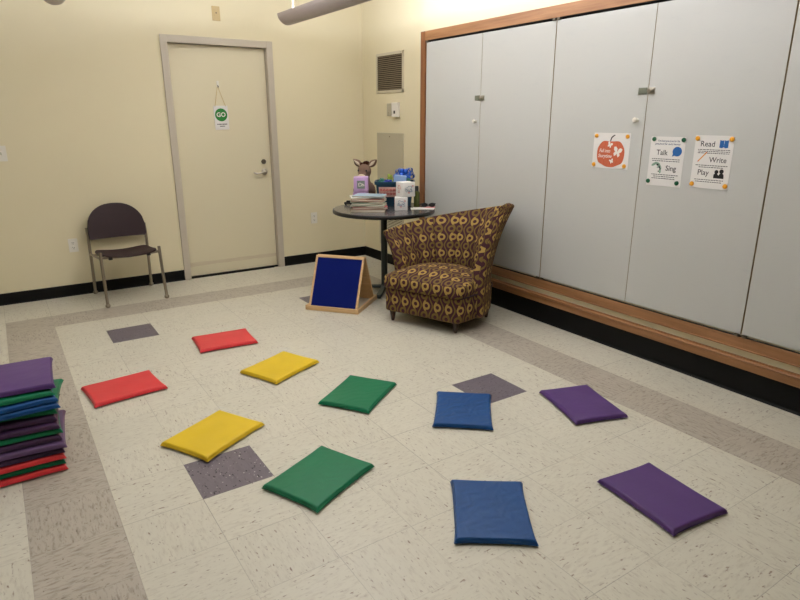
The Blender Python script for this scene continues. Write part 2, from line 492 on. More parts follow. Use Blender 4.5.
# ------------------------------------------------------------------ built-in cabinet with whiteboard doors
cab = thing('wall_cabinet', 'long built-in wall cabinet with whiteboard doors in an oak frame', 'cabinet', (X_C, -.2, 0))
def cy(y): return y + .2
XF = -.016                                  # frame face, local x
bm = nb()
YL0, YL1 = 2.13, 2.062
box(bm, XF, .03, cy(-2.5), cy(2.13), 2.128, 2.205, .003)
link('top_rail', bm, M_wood, cab)
bm = nb(); box(bm, XF, .03, cy(-2.5), cy(2.13), .258, .326, .003)
box(bm, XF - .006, .0, cy(-2.5), cy(2.13), .258, .266, .002)
link('bottom_rail', bm, M_wood, cab)
bm = nb(); box(bm, XF - .001, .03, cy(YL1), cy(YL0), .258, 2.205, .003); link('side_stile', bm, M_woodz, cab)
bm = nb(); box(bm, XF - .001, .03, cy(-2.50), cy(-2.44), .258, 2.205, .003); link('side_stile', bm, M_woodz, cab)
bm = nb(); box(bm, .012, .035, cy(-2.46), cy(2.09), .31, 2.14); box(bm, -.0145, .03, cy(-2.44), cy(2.062), .3262, .3295); box(bm, -.0145, .03, cy(-2.44), cy(2.062), 2.1245, 2.1278); link('cabinet_gap_shade', bm, M_gap, cab)  # dark sheet behind the doors, dark strips on the rails: painted gap shade
seams = [2.054, 1.316, .567, -.187, -.942, -1.695, -2.436]
for k in range(6):
    ya, yb = seams[k], seams[k + 1]
    g = .0022 if k % 2 == 0 else .005
    ga, gb = (.004 if k % 2 == 0 else .0022), (.0022 if k % 2 == 0 else .004)
    y1_, y0_ = ya - ga, yb + gb
    yc = (y0_ + y1_) / 2
    d = bpy.data.objects.new('door', None); C.objects.link(d); d.parent = cab; d.location = (0, cy(yc), 0)
    hw = (y1_ - y0_) / 2
    bm = nb(); box(bm, -.010, .010, -hw, hw, .341, 2.112, .0015)
    bm2 = link('door_panel', bm, M_wb, d)
    bm = nb()
    box(bm, -.0085, .0085, -hw - .0012, -hw + .0003, .341, 2.112); box(bm, -.0085, .0085, hw - .0003, hw + .0012, .341, 2.112)
    link('edge_band', bm, M_edge, d)
    # pivots on the outer (hinge) side
    hs = -hw + .022 if k % 2 else hw - .022
    if k in (1, 3, 5): hs = -hw + .016
    else: hs = hw - .016
    for z in (.334, 2.118):
        bm = nb(); box(bm, -.022, .006, hs - .012, hs + .012, z - .008, z + .008, .003)
        link('pivot', bm, M_dchrome, d, smooth=True)
    if k % 2 == 0:
        zk = 1.463 if k == 0 else 1.475
        ks = -hw + (.042 if k == 0 else .052)
        bm = nb(); lathe(bm, [(0, 0), (.011, 0), (.009, .004), (.007, .012), (.012, .018), (.0155, .025), (.013, .032), (0, .035)], 24, M=TR((-.010, ks, zk)) @ rot3('Y', -PI / 2))
        link('knob', bm, M_whitep, d, smooth=True)
        zl = 1.640
        bm = nb(); box(bm, -.016, -.010, -hw + .004, -hw + .062, zl - .019, zl + .019, .002)
        link('latch_plate', bm, M_latch, d)
    else:
        zl = 1.640
        bm = nb(); box(bm, -.015, -.010, hw - .044, hw - .003, zl - .017, zl + .019, .002)
        lathe(bm, [(0, 0), (.011, 0), (.011, .008), (.014, .010), (.014, .020), (.010, .024), (0, .024)], 20, M=TR((-.012, hw - .018, zl)) @ rot3('Y', -PI / 2))
        box(bm, -.026, -.012, hw - .040, hw - .031, zl - .012, zl + .012, .002)
        link('latch_lock', bm, M_chrome, d, smooth=True)

# ------------------------------------------------------------------ posters and magnets on the doors
XP = X_C - .0105
def wallM(y, z):     # local x -> -Y, local y -> Z, local z -> -X
    return Matrix(((0, 0, -1, XP), (-1, 0, 0, y), (0, 1, 0, z), (0, 0, 0, 1)))
def poster(name, label, yc, zc, wd, ht, tilt=0.0):
    o = thing(name, label, 'poster', (XP, yc, zc))
    o.matrix_world = wallM(yc, zc) @ rot3('Z', tilt)
    bm = nb()
    N = 8
    for sgn in (0, 1): pass
    box(bm, -wd / 2, wd / 2, -ht / 2, ht / 2, .0002, .0010)
    link('sheet', bm, M_paper, o)
    return o
Z1 = .0012
# pumpkin
pk = poster('pumpkin_poster', 'square white sheet printed with an orange pumpkin and white butterflies', .036, 1.287, .275, .219)
bm = nb()
def pumpkin_outline():
    pts = []
    for k in range(72):
        a = 2 * PI * k / 72
        x = .104 * math.copysign(abs(math.cos(a)) ** .70, math.cos(a)); y = .080 * math.copysign(abs(math.sin(a)) ** .80, math.sin(a))
        y += .004 * math.cos(a * 6) * (abs(math.sin(a)))
        pts.append((x, y - .018))
    return pts
poly(bm, pumpkin_outline(), Z1, Z1 + .0003)
link('pumpkin_picture', bm, M_porange, pk)
M_por2 = mat('printed_deep_orange', (196, 76, 46), .7)
bm = nb()
for sx in (-.055, 0, .055):
    pts = []
    for k in range(17):
        v = -1 + k / 8; pts.append((sx * (1 - .25 * v * v) - .0016 + .002 * (1 - v * v), -.018 + v * .070))
    for k in range(17):
        v = 1 - k / 8; pts.append((sx * (1 - .25 * v * v) + .0016 - .002 * (1 - v * v) * 0, -.018 + v * .070))
    poly(bm, pts, Z1 + .0003, Z1 + .0005)
link('rib_lines', bm, M_por2, pk)
bm = nb(); poly(bm, [(-.012, .060), (-.004, .060), (.004, .080), (.022, .094), (.026, .094), (.026, .098), (.016, .098), (-.003, .084)], Z1 + .0005, Z1 + .0008)
link('stem_picture', bm, M_pblack, pk)
def butterfly(bm, x, y, s, a):
    M = TR((x, y, 0)) @ rot3('Z', a) @ Matrix.Diagonal((s, s, 1, 1))
    for sg in (-1, 1):
        up = [(0, .1), (sg * .15, .75), (sg * .55, 1.0), (sg * .95, .85), (sg * .85, .35), (sg * .45, .02), (0, -.02)]
        lo = [(0, .0), (sg * .55, .0), (sg * .72, -.35), (sg * .45, -.75), (sg * .15, -.5), (0, -.15)]
        for q in (up, lo): poly(bm, q if sg > 0 else q[::-1], Z1 + .0006, Z1 + .0009, M)
bm = nb(); butterfly(bm, .050, -.010, .034, -.25); butterfly(bm, -.010, .034, .020, .3 - .7); butterfly(bm, .014, -.066, .016, .4)
link('butterfly_picture', bm, M_inkw, pk)
words('lettering', 'Fall into', .031, TR((-.046, -.002, Z1 + .0008)), M_inkw, pk, shear=.3, bold=.0003, sx=.85)
words('lettering', 'Storytime', .031, TR((-.042, -.034, Z1 + .0008)), M_inkw, pk, shear=.3, bold=.0003, sx=.85)

rng = random.Random(3)
ts = poster('talk_and_sing_poster', 'tall white sheet with Talk and Sing, held by four green magnets', -.357, 1.241, .222, .283)
words('lettering', 'Talk', .042, TR((-.030, .050, Z1)), M_ink, ts, bold=.0003)
words('lettering', 'Sing', .042, TR((.038, -.038, Z1)), M_ink, ts, bold=.0006)
words('lettering', 'Five best practices for life', .0155, TR((.006, .117, Z1)), M_inkb, ts, bold=.0002, sx=.86)
words('lettering', 'preschool for early literacy', .0155, TR((.000, .100, Z1)), M_inkb, ts, bold=.0002, sx=.95)
for para in (((.014, -.092, .088), (.003, -.088, .088)), ((-.076, -.084, .088), (-.087, -.070, .070), (-.098, -.080, .074))):
    bm = nb()
    for y, x0, x1 in para: wordbars(bm, x0, x1, y, .0038, Z1, rng)
    link('small_print', bm, M_ink, ts)
bm = nb()
pts = [(.066 + .029 * math.cos(a), .060 + .027 * math.sin(a)) for a in [2 * PI * k / 36 for k in range(36)]]
pts = pts[:22] + [(.036, .030)] + pts[24:]
poly(bm, pts, Z1, Z1 + .0003); link('speech_bubble_picture', bm, M_pblue, ts)
bm = nb()
for (x, y, s, a) in ((-.074, -.018, .018, .5), (-.052, -.014, .020, -.3), (-.034, -.030, .018, -1.0), (-.030, -.054, .016, -1.5), (-.044, -.030, .012, .9)):
    q = [(s * math.cos(t_), .42 * s * math.sin(t_)) for t_ in [2 * PI * k / 14 for k in range(14)]]
    poly(bm, q, Z1, Z1 + .0003, TR((x, y, 0)) @ rot3('Z', a))
link('songbird_picture', bm, M_psage, ts)
bm = nb()
for (x, y, s) in ((-.050, -.020, .006), (-.036, -.034, .0055), (-.030, -.044, .005), (-.040, -.058, .004)):
    q = [(x + s * math.cos(t_), y + s * math.sin(t_)) for t_ in [2 * PI * k / 10 for k in range(10)]]
    poly(bm, q, Z1 + .0003, Z1 + .0006)
link('songbird_marking', bm, M_ink, ts)

rw = poster('read_write_play_poster', 'tall white sheet with Read, Write and Play, held by four yellow magnets', -.634, 1.253, .218, .285)
words('lettering', 'Read', .042, TR((-.035, .096, Z1)), M_ink, rw, bold=.0002)
words('lettering', 'Write', .040, TR((.034, .012, Z1)), M_ink, rw, bold=.0002)
words('lettering', 'Play', .042, TR((-.040, -.058, Z1)), M_ink, rw, bold=.0002)
for para in (((.066, -.088, .098), (.057, -.084, .094), (.048, -.086, .094)), ((-.018, -.090, .092), (-.028, -.070, .070)), ((-.096, -.086, .086), (-.107, -.080, .076))):
    bm = nb()
    for y, x0, x1 in para: wordbars(bm, x0, x1, y, .0036, Z1, rng)
    link('small_print', bm, M_ink, rw)
bm = nb()
for sg in (-1, 1):
    q = [(0, -.016), (sg * .010, -.021), (sg * .024, -.018), (sg * .024, .021), (sg * .010, .018), (sg * .0015, .021)]
    poly(bm, q if sg > 0 else q[::-1], Z1, Z1 + .0003, TR((.056, .098, 0)))
link('book_picture', bm, M_pblue, rw)
bm = nb(); poly(bm, [(-.030, -.003), (.026, -.003), (.026, .003), (-.030, .003)], Z1, Z1 + .0003, TR((-.056, .028, 0)) @ rot3('Z', .85))
link('pencil_picture', bm, mat('printed_amber', (222, 150, 70), .6), rw)
bm = nb(); poly(bm, [(-.040, 0), (-.030, -.004), (-.030, .004)], Z1, Z1 + .0004, TR((-.056, .028, 0)) @ rot3('Z', .85)); link('pencil_tip_picture', bm, M_porange, rw)
bm = nb(); poly(bm, [(.026, -.003), (.034, -.003), (.034, .003), (.026, .003)], Z1, Z1 + .0004, TR((-.056, .028, 0)) @ rot3('Z', .85))
link('pencil_eraser_picture', bm, M_porange, rw)
bm = nb()
for cx_, cy_, r_ in ((.036, -.050, .011), (.064, -.046, .012)):
    poly(bm, [(cx_ + r_ * math.cos(a), cy_ + r_ * math.sin(a)) for a in [2 * PI * k / 18 for k in range(18)]], Z1, Z1 + .0004)
poly(bm, [(.022, -.084), (.022, -.064), (.032, -.056), (.044, -.062), (.050, -.068), (.056, -.058), (.070, -.055), (.078, -.064), (.080, -.084)], Z1, Z1 + .0003)
link('two_figures_picture', bm, M_pblack, rw)

M_mg = mat('green_magnet', (14, 92, 58), .35); M_my = mat('yellow_magnet', (240, 168, 40), .35)
def magnet(parentM, x, y, m, label, grp):
    bm = nb(); lathe(bm, [(0, 0), (.0125, 0), (.0130, .003), (.0115, .007), (.007, .0092), (0, .010)], 24)
    o = link('magnet', bm, m, smooth=True)
    o.matrix_world = parentM @ TR((x, y, .0012))
    tag(o, label, 'magnet', grp)
bpy.context.view_layer.update()
cn = {(-1, 1): 'upper left', (1, 1): 'upper right', (-1, -1): 'lower left', (1, -1): 'lower right'}
for (sx, sy), nm in cn.items():
    magnet(pk.matrix_world, sx * .117 + (-.0 if sy > 0 else -.004), sy * .090, M_my, f'round yellow magnet at the {nm} corner of the pumpkin sheet', 'yellow magnets on the pumpkin sheet')
    magnet(ts.matrix_world, sx * .094 + (.005 if sy > 0 else -.006), sy * .122 + .004, M_mg, f'round green magnet at the {nm} corner of the Talk and Sing sheet', 'green magnets on the Talk and Sing sheet')
    magnet(rw.matrix_world, sx * .096, sy * .124 + .001, M_my, f'round yellow magnet at the {nm} corner of the Read Write Play sheet', 'yellow magnets on the Read Write Play sheet')

# ------------------------------------------------------------------ small wall fittings
def on_back(name, label, cat, x, z):       # local x -> +X, local y -> Z, local z -> -Y (into the room)
    o = thing(name, label, cat)
    o.matrix_world = Matrix(((1, 0, 0, x), (0, 0, -1, Y_D), (0, 1, 0, z), (0, 0, 0, 1)))
    return o
def on_right(name, label, cat, y, z, X=X_R):
    o = thing(name, label, cat)
    o.matrix_world = Matrix(((0, 0, -1, X), (-1, 0, 0, y), (0, 1, 0, z), (0, 0, 0, 1)))
    return o
def outlet(label, x, z):
    o = on_back('wall_outlet', label, 'outlet', x, z)
    o['group'] = 'white outlets low on the door wall'
    bm = nb(); box(bm, -.036, .036, -.058, .058, 0, .006, .002); link('cover_plate', bm, M_whitep, o)
    for s in (-1, 1):
        bm = nb(); lathe(bm, [(0, .009), (.016, .009), (.017, .006)], 24, c=(0, s * .021, 0))
        sk = link('socket', bm, M_whitep, o)
        bm = nb(); box(bm, -.008, -.005, s * .021 - .002, s * .021 + .008, .009, .0096); box(bm, .004, .007, s * .021 - .002, s * .021 + .007, .009, .0096)
        lathe(bm, [(0, .0097), (.003, .0097), (.003, .009)], 10, c=(0, s * .021 - .008, 0)); link('slot', bm, M_slot, sk)
outlet('white wall outlet just left of the plum stacking chair', -.030, .440)
outlet('white wall outlet between the door and the round table', 2.255, .475)
o = on_back('light_switch', 'white double light switch plate at the left edge of the photo', 'switch', -.455, 1.222)
bm = nb(); box(bm, -.064, .064, -.060, .060, 0, .006, .002); link('cover_plate', bm, M_whitep, o)
for s in (-1, 1):
    bm = nb(); box(bm, s * .025 - .005, s * .025 + .005, -.010, .012, .006, .016, .002, M=rot3('X', .15)); link('toggle', bm, M_greyp, o)
o = on_back('junction_plate', 'small tan blank plate on the wall above the door', 'wall plate', 1.380, 2.383)
bm = nb(); box(bm, -.036, .036, -.060, .060, 0, .006, .002); link('cover_plate', bm, M_ivory, o)
bm = nb(); box(bm, -.018, .016, -.022, .036, .006, .010, .001); link('center_insert', bm, M_ivory, o)
bm = nb(); lathe(bm, [(0, .013), (.005, .012), (.006, .009)], 12, c=(-.0, .004, 0)); link('jack', bm, M_slot, o)

# hanging GO sign on the door
YS = Y_D + .048
o = thing('hanging_sign', 'small white GO sign with a green circle hung on the door', 'sign')
o.matrix_world = Matrix(((1, 0, 0, 1.366), (0, 0, -1, YS - .004), (0, 1, 0, 1.492), (0, 0, 0, 1))) @ rot3('Z', .02)
bm = nb(); box(bm, -.067, .067, -.108, .108, 0, .003, .001); link('card', bm, M_paper, o)
bm = nb(); poly(bm, [(.058 * math.cos(a), .026 + .058 * math.sin(a)) for a in [2 * PI * k / 48 for k in range(48)]], .003, .0035); link('green_circle', bm, M_pgreen, o)
words('lettering', 'GO', .056, TR((-.001, .026, .0038)), M_inkw, o, bold=.0012)
bm = nb(); wordbars(bm, -.046, .050, -.058, .008, .003, rng); wordbars(bm, -.022, .026, -.076, .008, .003, rng); link('small_print', bm, M_ink, o)
bm = nb(); tube(bm, [(-.050, .100, .003), (-.012, .270, .006), (-.008, .277, .010), (-.004, .270, .006), (.050, .100, .003)], .0018, 6)
link('string', bm, mat('tan_string', (206, 176, 96), .8), o)
o = thing('adhesive_hook', 'small white adhesive hook on the door holding the GO sign', 'hook')
o.matrix_world = Matrix(((1, 0, 0, 1.358), (0, 0, -1, YS), (0, 1, 0, 1.783), (0, 0, 0, 1)))
bm = nb(); box(bm, -.011, .011, -.022, .035, 0, .004, .002); link('back_strip', bm, M_whitep, o)
bm = nb(); tube(bm, [(0, -.002, .003), (0, -.014, .006), (0, -.020, .013), (0, -.012, .018)], .004, 10); link('hook', bm, M_dchrome, o, smooth=True)

def vent(name, label, yc, zc, wd, ht, n, bw, slat_m, back_m, frame_m):
    o = on_right(name, label, 'vent', yc, zc)
    bm = nb()
    for a in ((-wd / 2, wd / 2, ht / 2 - bw, ht / 2), (-wd / 2, wd / 2, -ht / 2, -ht / 2 + bw), (-wd / 2, -wd / 2 + bw, -ht / 2, ht / 2), (wd / 2 - bw, wd / 2, -ht / 2, ht / 2)):
        box(bm, a[0], a[1], a[2], a[3], 0, .010, .002)
    link('frame', bm, frame_m, o)
    bm = nb(); box(bm, -wd / 2 + bw, wd / 2 - bw, -ht / 2 + bw, ht / 2 - bw, 0, .0015); link('backing', bm, back_m, o)
    bm = nb(); hh = ht - 2 * bw
    for k in range(n):
        z = -hh / 2 + hh * (k + .5) / n
        box(bm, -wd / 2 + bw, wd / 2 - bw, -hh / n * .32, hh / n * .32, -.0007, .0007, M=TR((0, z, .0058)) @ rot3('X', -.55))
    link('louvres', bm, slat_m, o)
    for sx in (-1, 1):
        bm = nb(); lathe(bm, [(.004, .010), (.003, .012), (0, .012)], 10, c=(sx * (wd / 2 - .05), sx * (ht / 2 - bw / 2), 0)); link('screw', bm, M_dchrome, o)
    return o
M_vback = mat('vent_duct_dark', (26, 20, 14), .9)
vent('wall_vent', 'off-white wall vent with dark louvres high beside the cabinet', 2.765, 1.912, .495, .372, 18, .026, M_ventd, M_vback, M_ventw)
vent('return_grille', 'pale low return grille behind the round table and armchair', 2.745, .37, .46, .36, 20, .020, M_ventw, M_vback, M_ventw)
o = on_right('access_panel', 'flat grey-beige access panel on the wall behind the round table', 'panel', 2.765, 1.085)
bm = nb(); box(bm, -.245, .245, -.26, .26, 0, .008, .003); link('panel_door', bm, M_greyp, o)
bm = nb(); lathe(bm, [(.007, .008), (.006, .011), (0, .011)], 14, c=(0, .225, 0)); link('lock', bm, M_dchrome, o)
o = on_right('thermostat', 'narrow grey-beige box on the wall below the dark vent', 'thermostat', 2.765, 1.567)
bm = nb(); box(bm, -.036, .030, -.060, .060, 0, .018, .004); link('body', bm, M_greyp, o)
bm = nb(); lathe(bm, [(.004, .018), (.003, .020), (0, .020)], 10, c=(-.004, -.030, 0)); link('screw', bm, M_dchrome, o)
o = on_right('wall_sensor', 'white wall sensor with a small dark window below the vent', 'sensor', 2.642, 1.565)
bm = nb(); box(bm, -.056, .056, -.068, .068, 0, .030, .006); link('body', bm, M_whitep, o)
bm = nb(); box(bm, -.016, .012, -.036, -.008, .030, .0315, .0006); link('sensor_window', bm, M_slot, o)

# ------------------------------------------------------------------ pendant lamps
M_tubeg = NT('lamp_diffuser'); M_tubeg.b.inputs['Emission Color'].default_value = (1, .93, .8, 1); M_tubeg.b.inputs['Emission Strength'].default_value = 3.0
fl = ['long grey pendant lamp nearest the whiteboard cabinet, its end above the door',
      'long grey pendant lamp at the upper left of the photo',
      'long grey pendant lamp in the third row, left of the camera',
      ]
for fx, lb in zip(FIX_X, fl):
    yc = (FIX_Y[0] + FIX_Y[1]) / 2; hl = (FIX_Y[0] - FIX_Y[1]) / 2
    o = thing('pendant_lamp', lb, 'lamp', (fx, yc, FIX_Z), group='long pendant lamps under the ceiling')
    R = .085
    # trough: lower shell of an oval tube, open at the top
    bm = nb(); rings = []
    ys = [-hl, -hl + .004, -hl + .014, -hl + .03] + [-hl + .03 + (2 * hl - .06) * k / 8 for k in range(1, 8)] + [hl - .03, hl - .014, hl - .004, hl]
    for y in ys:
        e = min(y + hl, hl - y); sc_ = 1 - .22 * max(0, 1 - e / .03) ** 2
        ring = []
        A0 = PI - math.radians(-1); A1 = 2 * PI + math.radians(-1)
        for k in range(25):
            a = A0 + (A1 - A0) * k / 24; ring.append((R * sc_ * math.cos(a), y, R * sc_ * math.sin(a)))
        for k in range(25):
            a = A1 - (A1 - A0) * k / 24; ring.append(((R * sc_ - .004) * math.cos(a), y, (R * sc_ - .004) * math.sin(a) + .001))
        rings.append([bm.verts.new(p) for p in ring])
    for A, B in zip(rings, rings[1:]):
        for k in range(50): bm.faces.new((A[k], A[(k + 1) % 50], B[(k + 1) % 50], B[k]))
    for rg in (rings[0], rings[-1]): bm.faces.new(rg[:25])
    link('housing', bm, M_lampb, o, smooth=50)
    bm = nb(); tube(bm, [(0, -hl + .08, -.030), (0, hl - .08, -.030)], .013, 12); link('tube_lamp', bm, M_tubeg.m, o, smooth=True)
    for y in (-hl + .15, -hl / 3, hl / 3, hl - .15):
        bm = nb(); tube(bm, [(0, y, -.07), (0, y, CEIL - FIX_Z - .002)], .0022, 8)
        lathe(bm, [(.0, 0), (.03, 0), (.03, -.012), (.006, -.02), (0, -.02)], 20, c=(0, y, CEIL - FIX_Z - .0005))
        link('suspension_cable', bm, M_whitep, o)

# ------------------------------------------------------------------ floor cushions
def cushion_mesh(L, Wd, h, seed, sag=.0):
    """flat vinyl slab: soft rounded top edge, near-upright sides, welt, corners pulled out"""
    bm = nb(); hx, hy = L / 2, Wd / 2
    NX, NY = 36, 30
    def sp(n): return [math.copysign(1 - (1 - abs(2 * k / n - 1)) ** 1.7, 2 * k / n - 1) for k in range(n + 1)]
    ax, ay = sp(NX), sp(NY)
    top, bot = {}, {}
    for i, u in enumerate(ax):
        for j, v in enumerate(ay):
            pull = .0065 * (abs(u) * abs(v)) ** 6
            cave = .0015
            x = u * (hx - cave * (1 - v * v) * abs(u) ** 6) + math.copysign(pull, u)
            y = v * (hy - cave * (1 - u * u) * abs(v) ** 6) + math.copysign(pull, v)
            dx = (1 - abs(u)) * hx; dy = (1 - abs(v)) * hy
            d = min(dx, dy); rr = .008
            e = 1 - (1 - min(1, d / rr)) ** 2.4
            cr = (abs(u) * abs(v)) ** 14
            t = e ** .5 * (1 - .30 * cr)
            nz = noise.noise(Vector((x * 9 + seed, y * 9, seed * 1.7))) * .0016 * e
            pu = .003 * (1 - u * u) * (1 - v * v)
            zm = h * .34
            zt = zm + (h - zm) * t + nz + pu; zb = zm - zm * min(1, (e ** .5)) + 0.0006 * (1 - e)
            edge = i in (0, NX) or j in (0, NY)
            top[i, j] = bm.verts.new((x, y, zt if not edge else zm))
            bot[i, j] = top[i, j] if edge else bm.verts.new((x, y, zb))
    for i in range(NX):
        for j in range(NY):
            bm.faces.new((top[i, j], top[i + 1, j], top[i + 1, j + 1], top[i, j + 1]))
            q = []
            for v in (bot[i, j], bot[i, j + 1], bot[i + 1, j + 1], bot[i + 1, j]):
                if v not in q: q.append(v)
            if len(q) > 2 and not all(v in top.values() for v in ()):
                try: bm.faces.new(q)
                except ValueError: pass
    # welt around the seam
    wl = nb()
    rim = [top[i, 0].co.copy() for i in range(NX + 1)] + [top[NX, j].co.copy() for j in range(1, NY + 1)] + \
          [top[i, NY].co.copy() for i in range(NX - 1, -1, -1)] + [top[0, j].co.copy() for j in range(NY - 1, 0, -1)]
    n = len(rim); r = .0019; rings = []
    for k in range(n):
        p = rim[k]; d = (rim[(k + 1) % n] - rim[k - 1]).normalized(); a = Vector((d.y, -d.x, 0)); up = Vector((0, 0, 1))
        rings.append([wl.verts.new(p + a * .0008 + (a * math.cos(2 * PI * q / 6) + up * math.sin(2 * PI * q / 6)) * r) for q in range(6)])
    for k in range(n):
        A, B = rings[k], rings[(k + 1) % n]
        for q in range(6): wl.faces.new((A[q], A[(q + 1) % 6], B[(q + 1) % 6], B[q]))
    return bm, wl
def cushion(color, label, x, y, z, rz, L=.373, Wd=.288, h=.028, seed=1.0, group=None):
    o = thing('floor_cushion', label, 'cushion', (x, y, z), rz, group)
    bm, wl = cushion_mesh(L, Wd, h, seed)
    link('cover', bm, V[color], o, smooth=60)
    link('welt', wl, V[color], o, smooth='full')
    return o
rows = [  # colour, long-axis angle from corners, 4 corners measured on the floor, label
 ('red', [(.479, 1.619), (.861, 1.567), (.817, 1.251), (.434, 1.264)], 'red floor cushion farthest from the camera, below the door'),
 ('red', [(-.281, 1.116), (.092, 1.14), (.127, .861), (-.24, .805)], 'red floor cushion lying nearest the cushion stack'),
 ('yellow', [(.557, .831), (.903, .973), (1.023, .729), (.662, .554)], 'yellow floor cushion farther from the camera, beside the far red one'),
 ('yellow', [(-.04, .224), (.287, .399), (.424, .127), (.095, -.053)], 'yellow floor cushion overlapping the edge of a dark floor tile'),
 ('green', [(.766, .192), (1.089, .406), (1.248, .18), (.918, -.061)], 'smaller-looking green floor cushion in the farther row'),
 ('green', [(.23, -.373), (.575, -.228), (.695, -.491), (.341, -.656)], 'green floor cushion nearer the camera, touching the dark tile corner'),
 ('blue', [(1.606, -.248), (1.379, -.051), (1.131, -.356), (1.345, -.547)], 'blue floor cushion covering part of a dark floor tile'),
 ('blue', [(1.153, -.943), (.905, -.787), (.681, -1.09), (.919, -1.268)], 'blue floor cushion nearest the camera, with a creased top'),
 ('purple', [(2.145, -.449), (1.865, -.375), (1.738, -.747), (2.024, -.823)], 'purple floor cushion farther from the camera, by the taupe band'),
 ('purple', [(1.716, -1.16), (1.432, -1.128), (1.39, -1.502), (1.666, -1.536)], 'purple floor cushion nearer the camera, at the lower right'),
]
for k, (c, P, lb) in enumerate(rows):
    P = [Vector((*p, 0)) for p in P]
    ce = sum(P, Vector()) / 4
    a = (P[1] - P[0] + P[2] - P[3]); b = (P[3] - P[0] + P[2] - P[1])
    if a.length < b.length: d = b
    else: d = a
    cushion(c, lb, ce.x, ce.y, .0006, math.atan2(d.y, d.x), seed=k * 3.1 + 1, group='cushions laid out in pairs on the floor')
# the stack at the left: near-right corner per layer, bottom to top; 'D' = long side away from the camera, 'A' = long side across
layers = [('red', -.442, .242, 1.5, 'A'), ('green', -.446, .250, -1, 'D'), ('red', -.442, .246, 0, 'A'), ('darkpurple', -.442, .252, -2, 'D'),
          ('mutedpurple', -.431, .243, -7, 'D'), ('darkpurple', -.443, .276, -2, 'D'), ('green', -.435, .287, -2, 'A'),
          ('darkpurple', -.443, .280, -5, 'D'), ('darkpurple', -.448, .309, -5, 'D'), ('green', -.442, .325, -4, 'D'),
          ('blue', -.427, .320, 2, 'A'), ('blue', -.430, .336, 4, 'A'), ('green', -.440, .349, 2, 'A'), ('purple', -.430, .362, -3, 'D')]
slb = ['red cushion at the very bottom of the stack', 'green cushion second from the bottom of the stack, between two red ones',
       'red cushion third from the bottom of the stack', 'dark purple cushion resting directly on the upper red one in the stack',
       'dusty purple cushion in the lower half of the stack, sticking out to the right', 'dark purple cushion just under the middle green one in the stack',
       'green cushion in the middle of the stack, with purple both above and below', 'dark purple cushion resting on the middle green one in the stack',
       'dark purple cushion just below the green one that sticks out behind', 'green cushion of the stack with a corner sticking out behind',
       'lower of the two blue cushions in the stack', 'upper of the two blue cushions in the stack',
       'green cushion directly under the top of the stack', 'purple cushion on top of the stack']
LH = .0262
for k, ((c, x, y, a, mode), lb) in enumerate(zip(layers, slb)):
    L, Wd = (.380, .295) if mode == 'A' else (.295, .370)
    th = math.radians(a)
    if k == 9: th = math.radians(-3)
    dx, dy = -L / 2, Wd / 2
    cx_ = x + dx * math.cos(th) - dy * math.sin(th); cy_ = y + dx * math.sin(th) + dy * math.cos(th)
    rz = th if mode == 'A' else th + PI / 2
    if k == 9: cx_, cy_ = -.559, .531; rz = math.radians(81); 
    if k == 4: cx_, cy_ = -.5626, .439; rz = math.radians(85.2)
    cushion(c, lb, cx_, cy_, .0006 + k * LH, rz, .380 if mode == 'A' else .370, .295, .0262 if k < 13 else .029, seed=40 + k * 2.3, group='cushions stacked at the left')

# ------------------------------------------------------------------ plum stacking chair by the wall
ch = thing('stacking_chair', 'plum armless stacking chair with metal legs against the door wall', 'chair', (.328, 2.992, 0), .045)
FW = .235; YF, YR = -.250, .255
def tag_leg(bm_pts, r, foot):
    bm = nb(); tube(bm, bm_pts, r, 14)
    o = link('leg', bm, M_legm, ch, smooth=True)
    bm = nb(); ell(bm, (foot[0], foot[1], .018), (.020, .020, .018), seg=16, rings=10)
    bmesh.ops.transform(bm, matrix=Matrix(), verts=bm.verts)
    link('foot_cap', bm, M_legm, o, smooth='full')
for s in (-1, 1):
    tag_leg([(s * FW, YF, .020), (s * (FW - .004), YF + .03, .25), (s * (FW - .006), YF + .045, .440), (s * (FW - .007), YF + .047, .452)], .0125, (s * FW, YF))
    tag_leg([(s * (FW + .002), YR, .020), (s * (FW), YR - .025, .25), (s * FW, YR - .035, .45), (s * FW, YR - .028, .53), (s * FW, YR - .016, .592)], .0125, (s * (FW + .002), YR))
    bm = nb(); tube(bm, [(s * (FW - .006), YF + .045, .400), (s * FW, YR - .033, .365)], .010, 12); link('side_rail', bm, M_legm, ch, smooth=True)
for y, zr in ((YF + .10, .388), (YR - .09, .358)):
    bm = nb(); tube(bm, [(-FW, y, zr + .006), (0, y + .0, zr - .004), (FW, y, zr + .006)], .009, 12); link('cross_rail', bm, M_legm, ch, smooth=True)
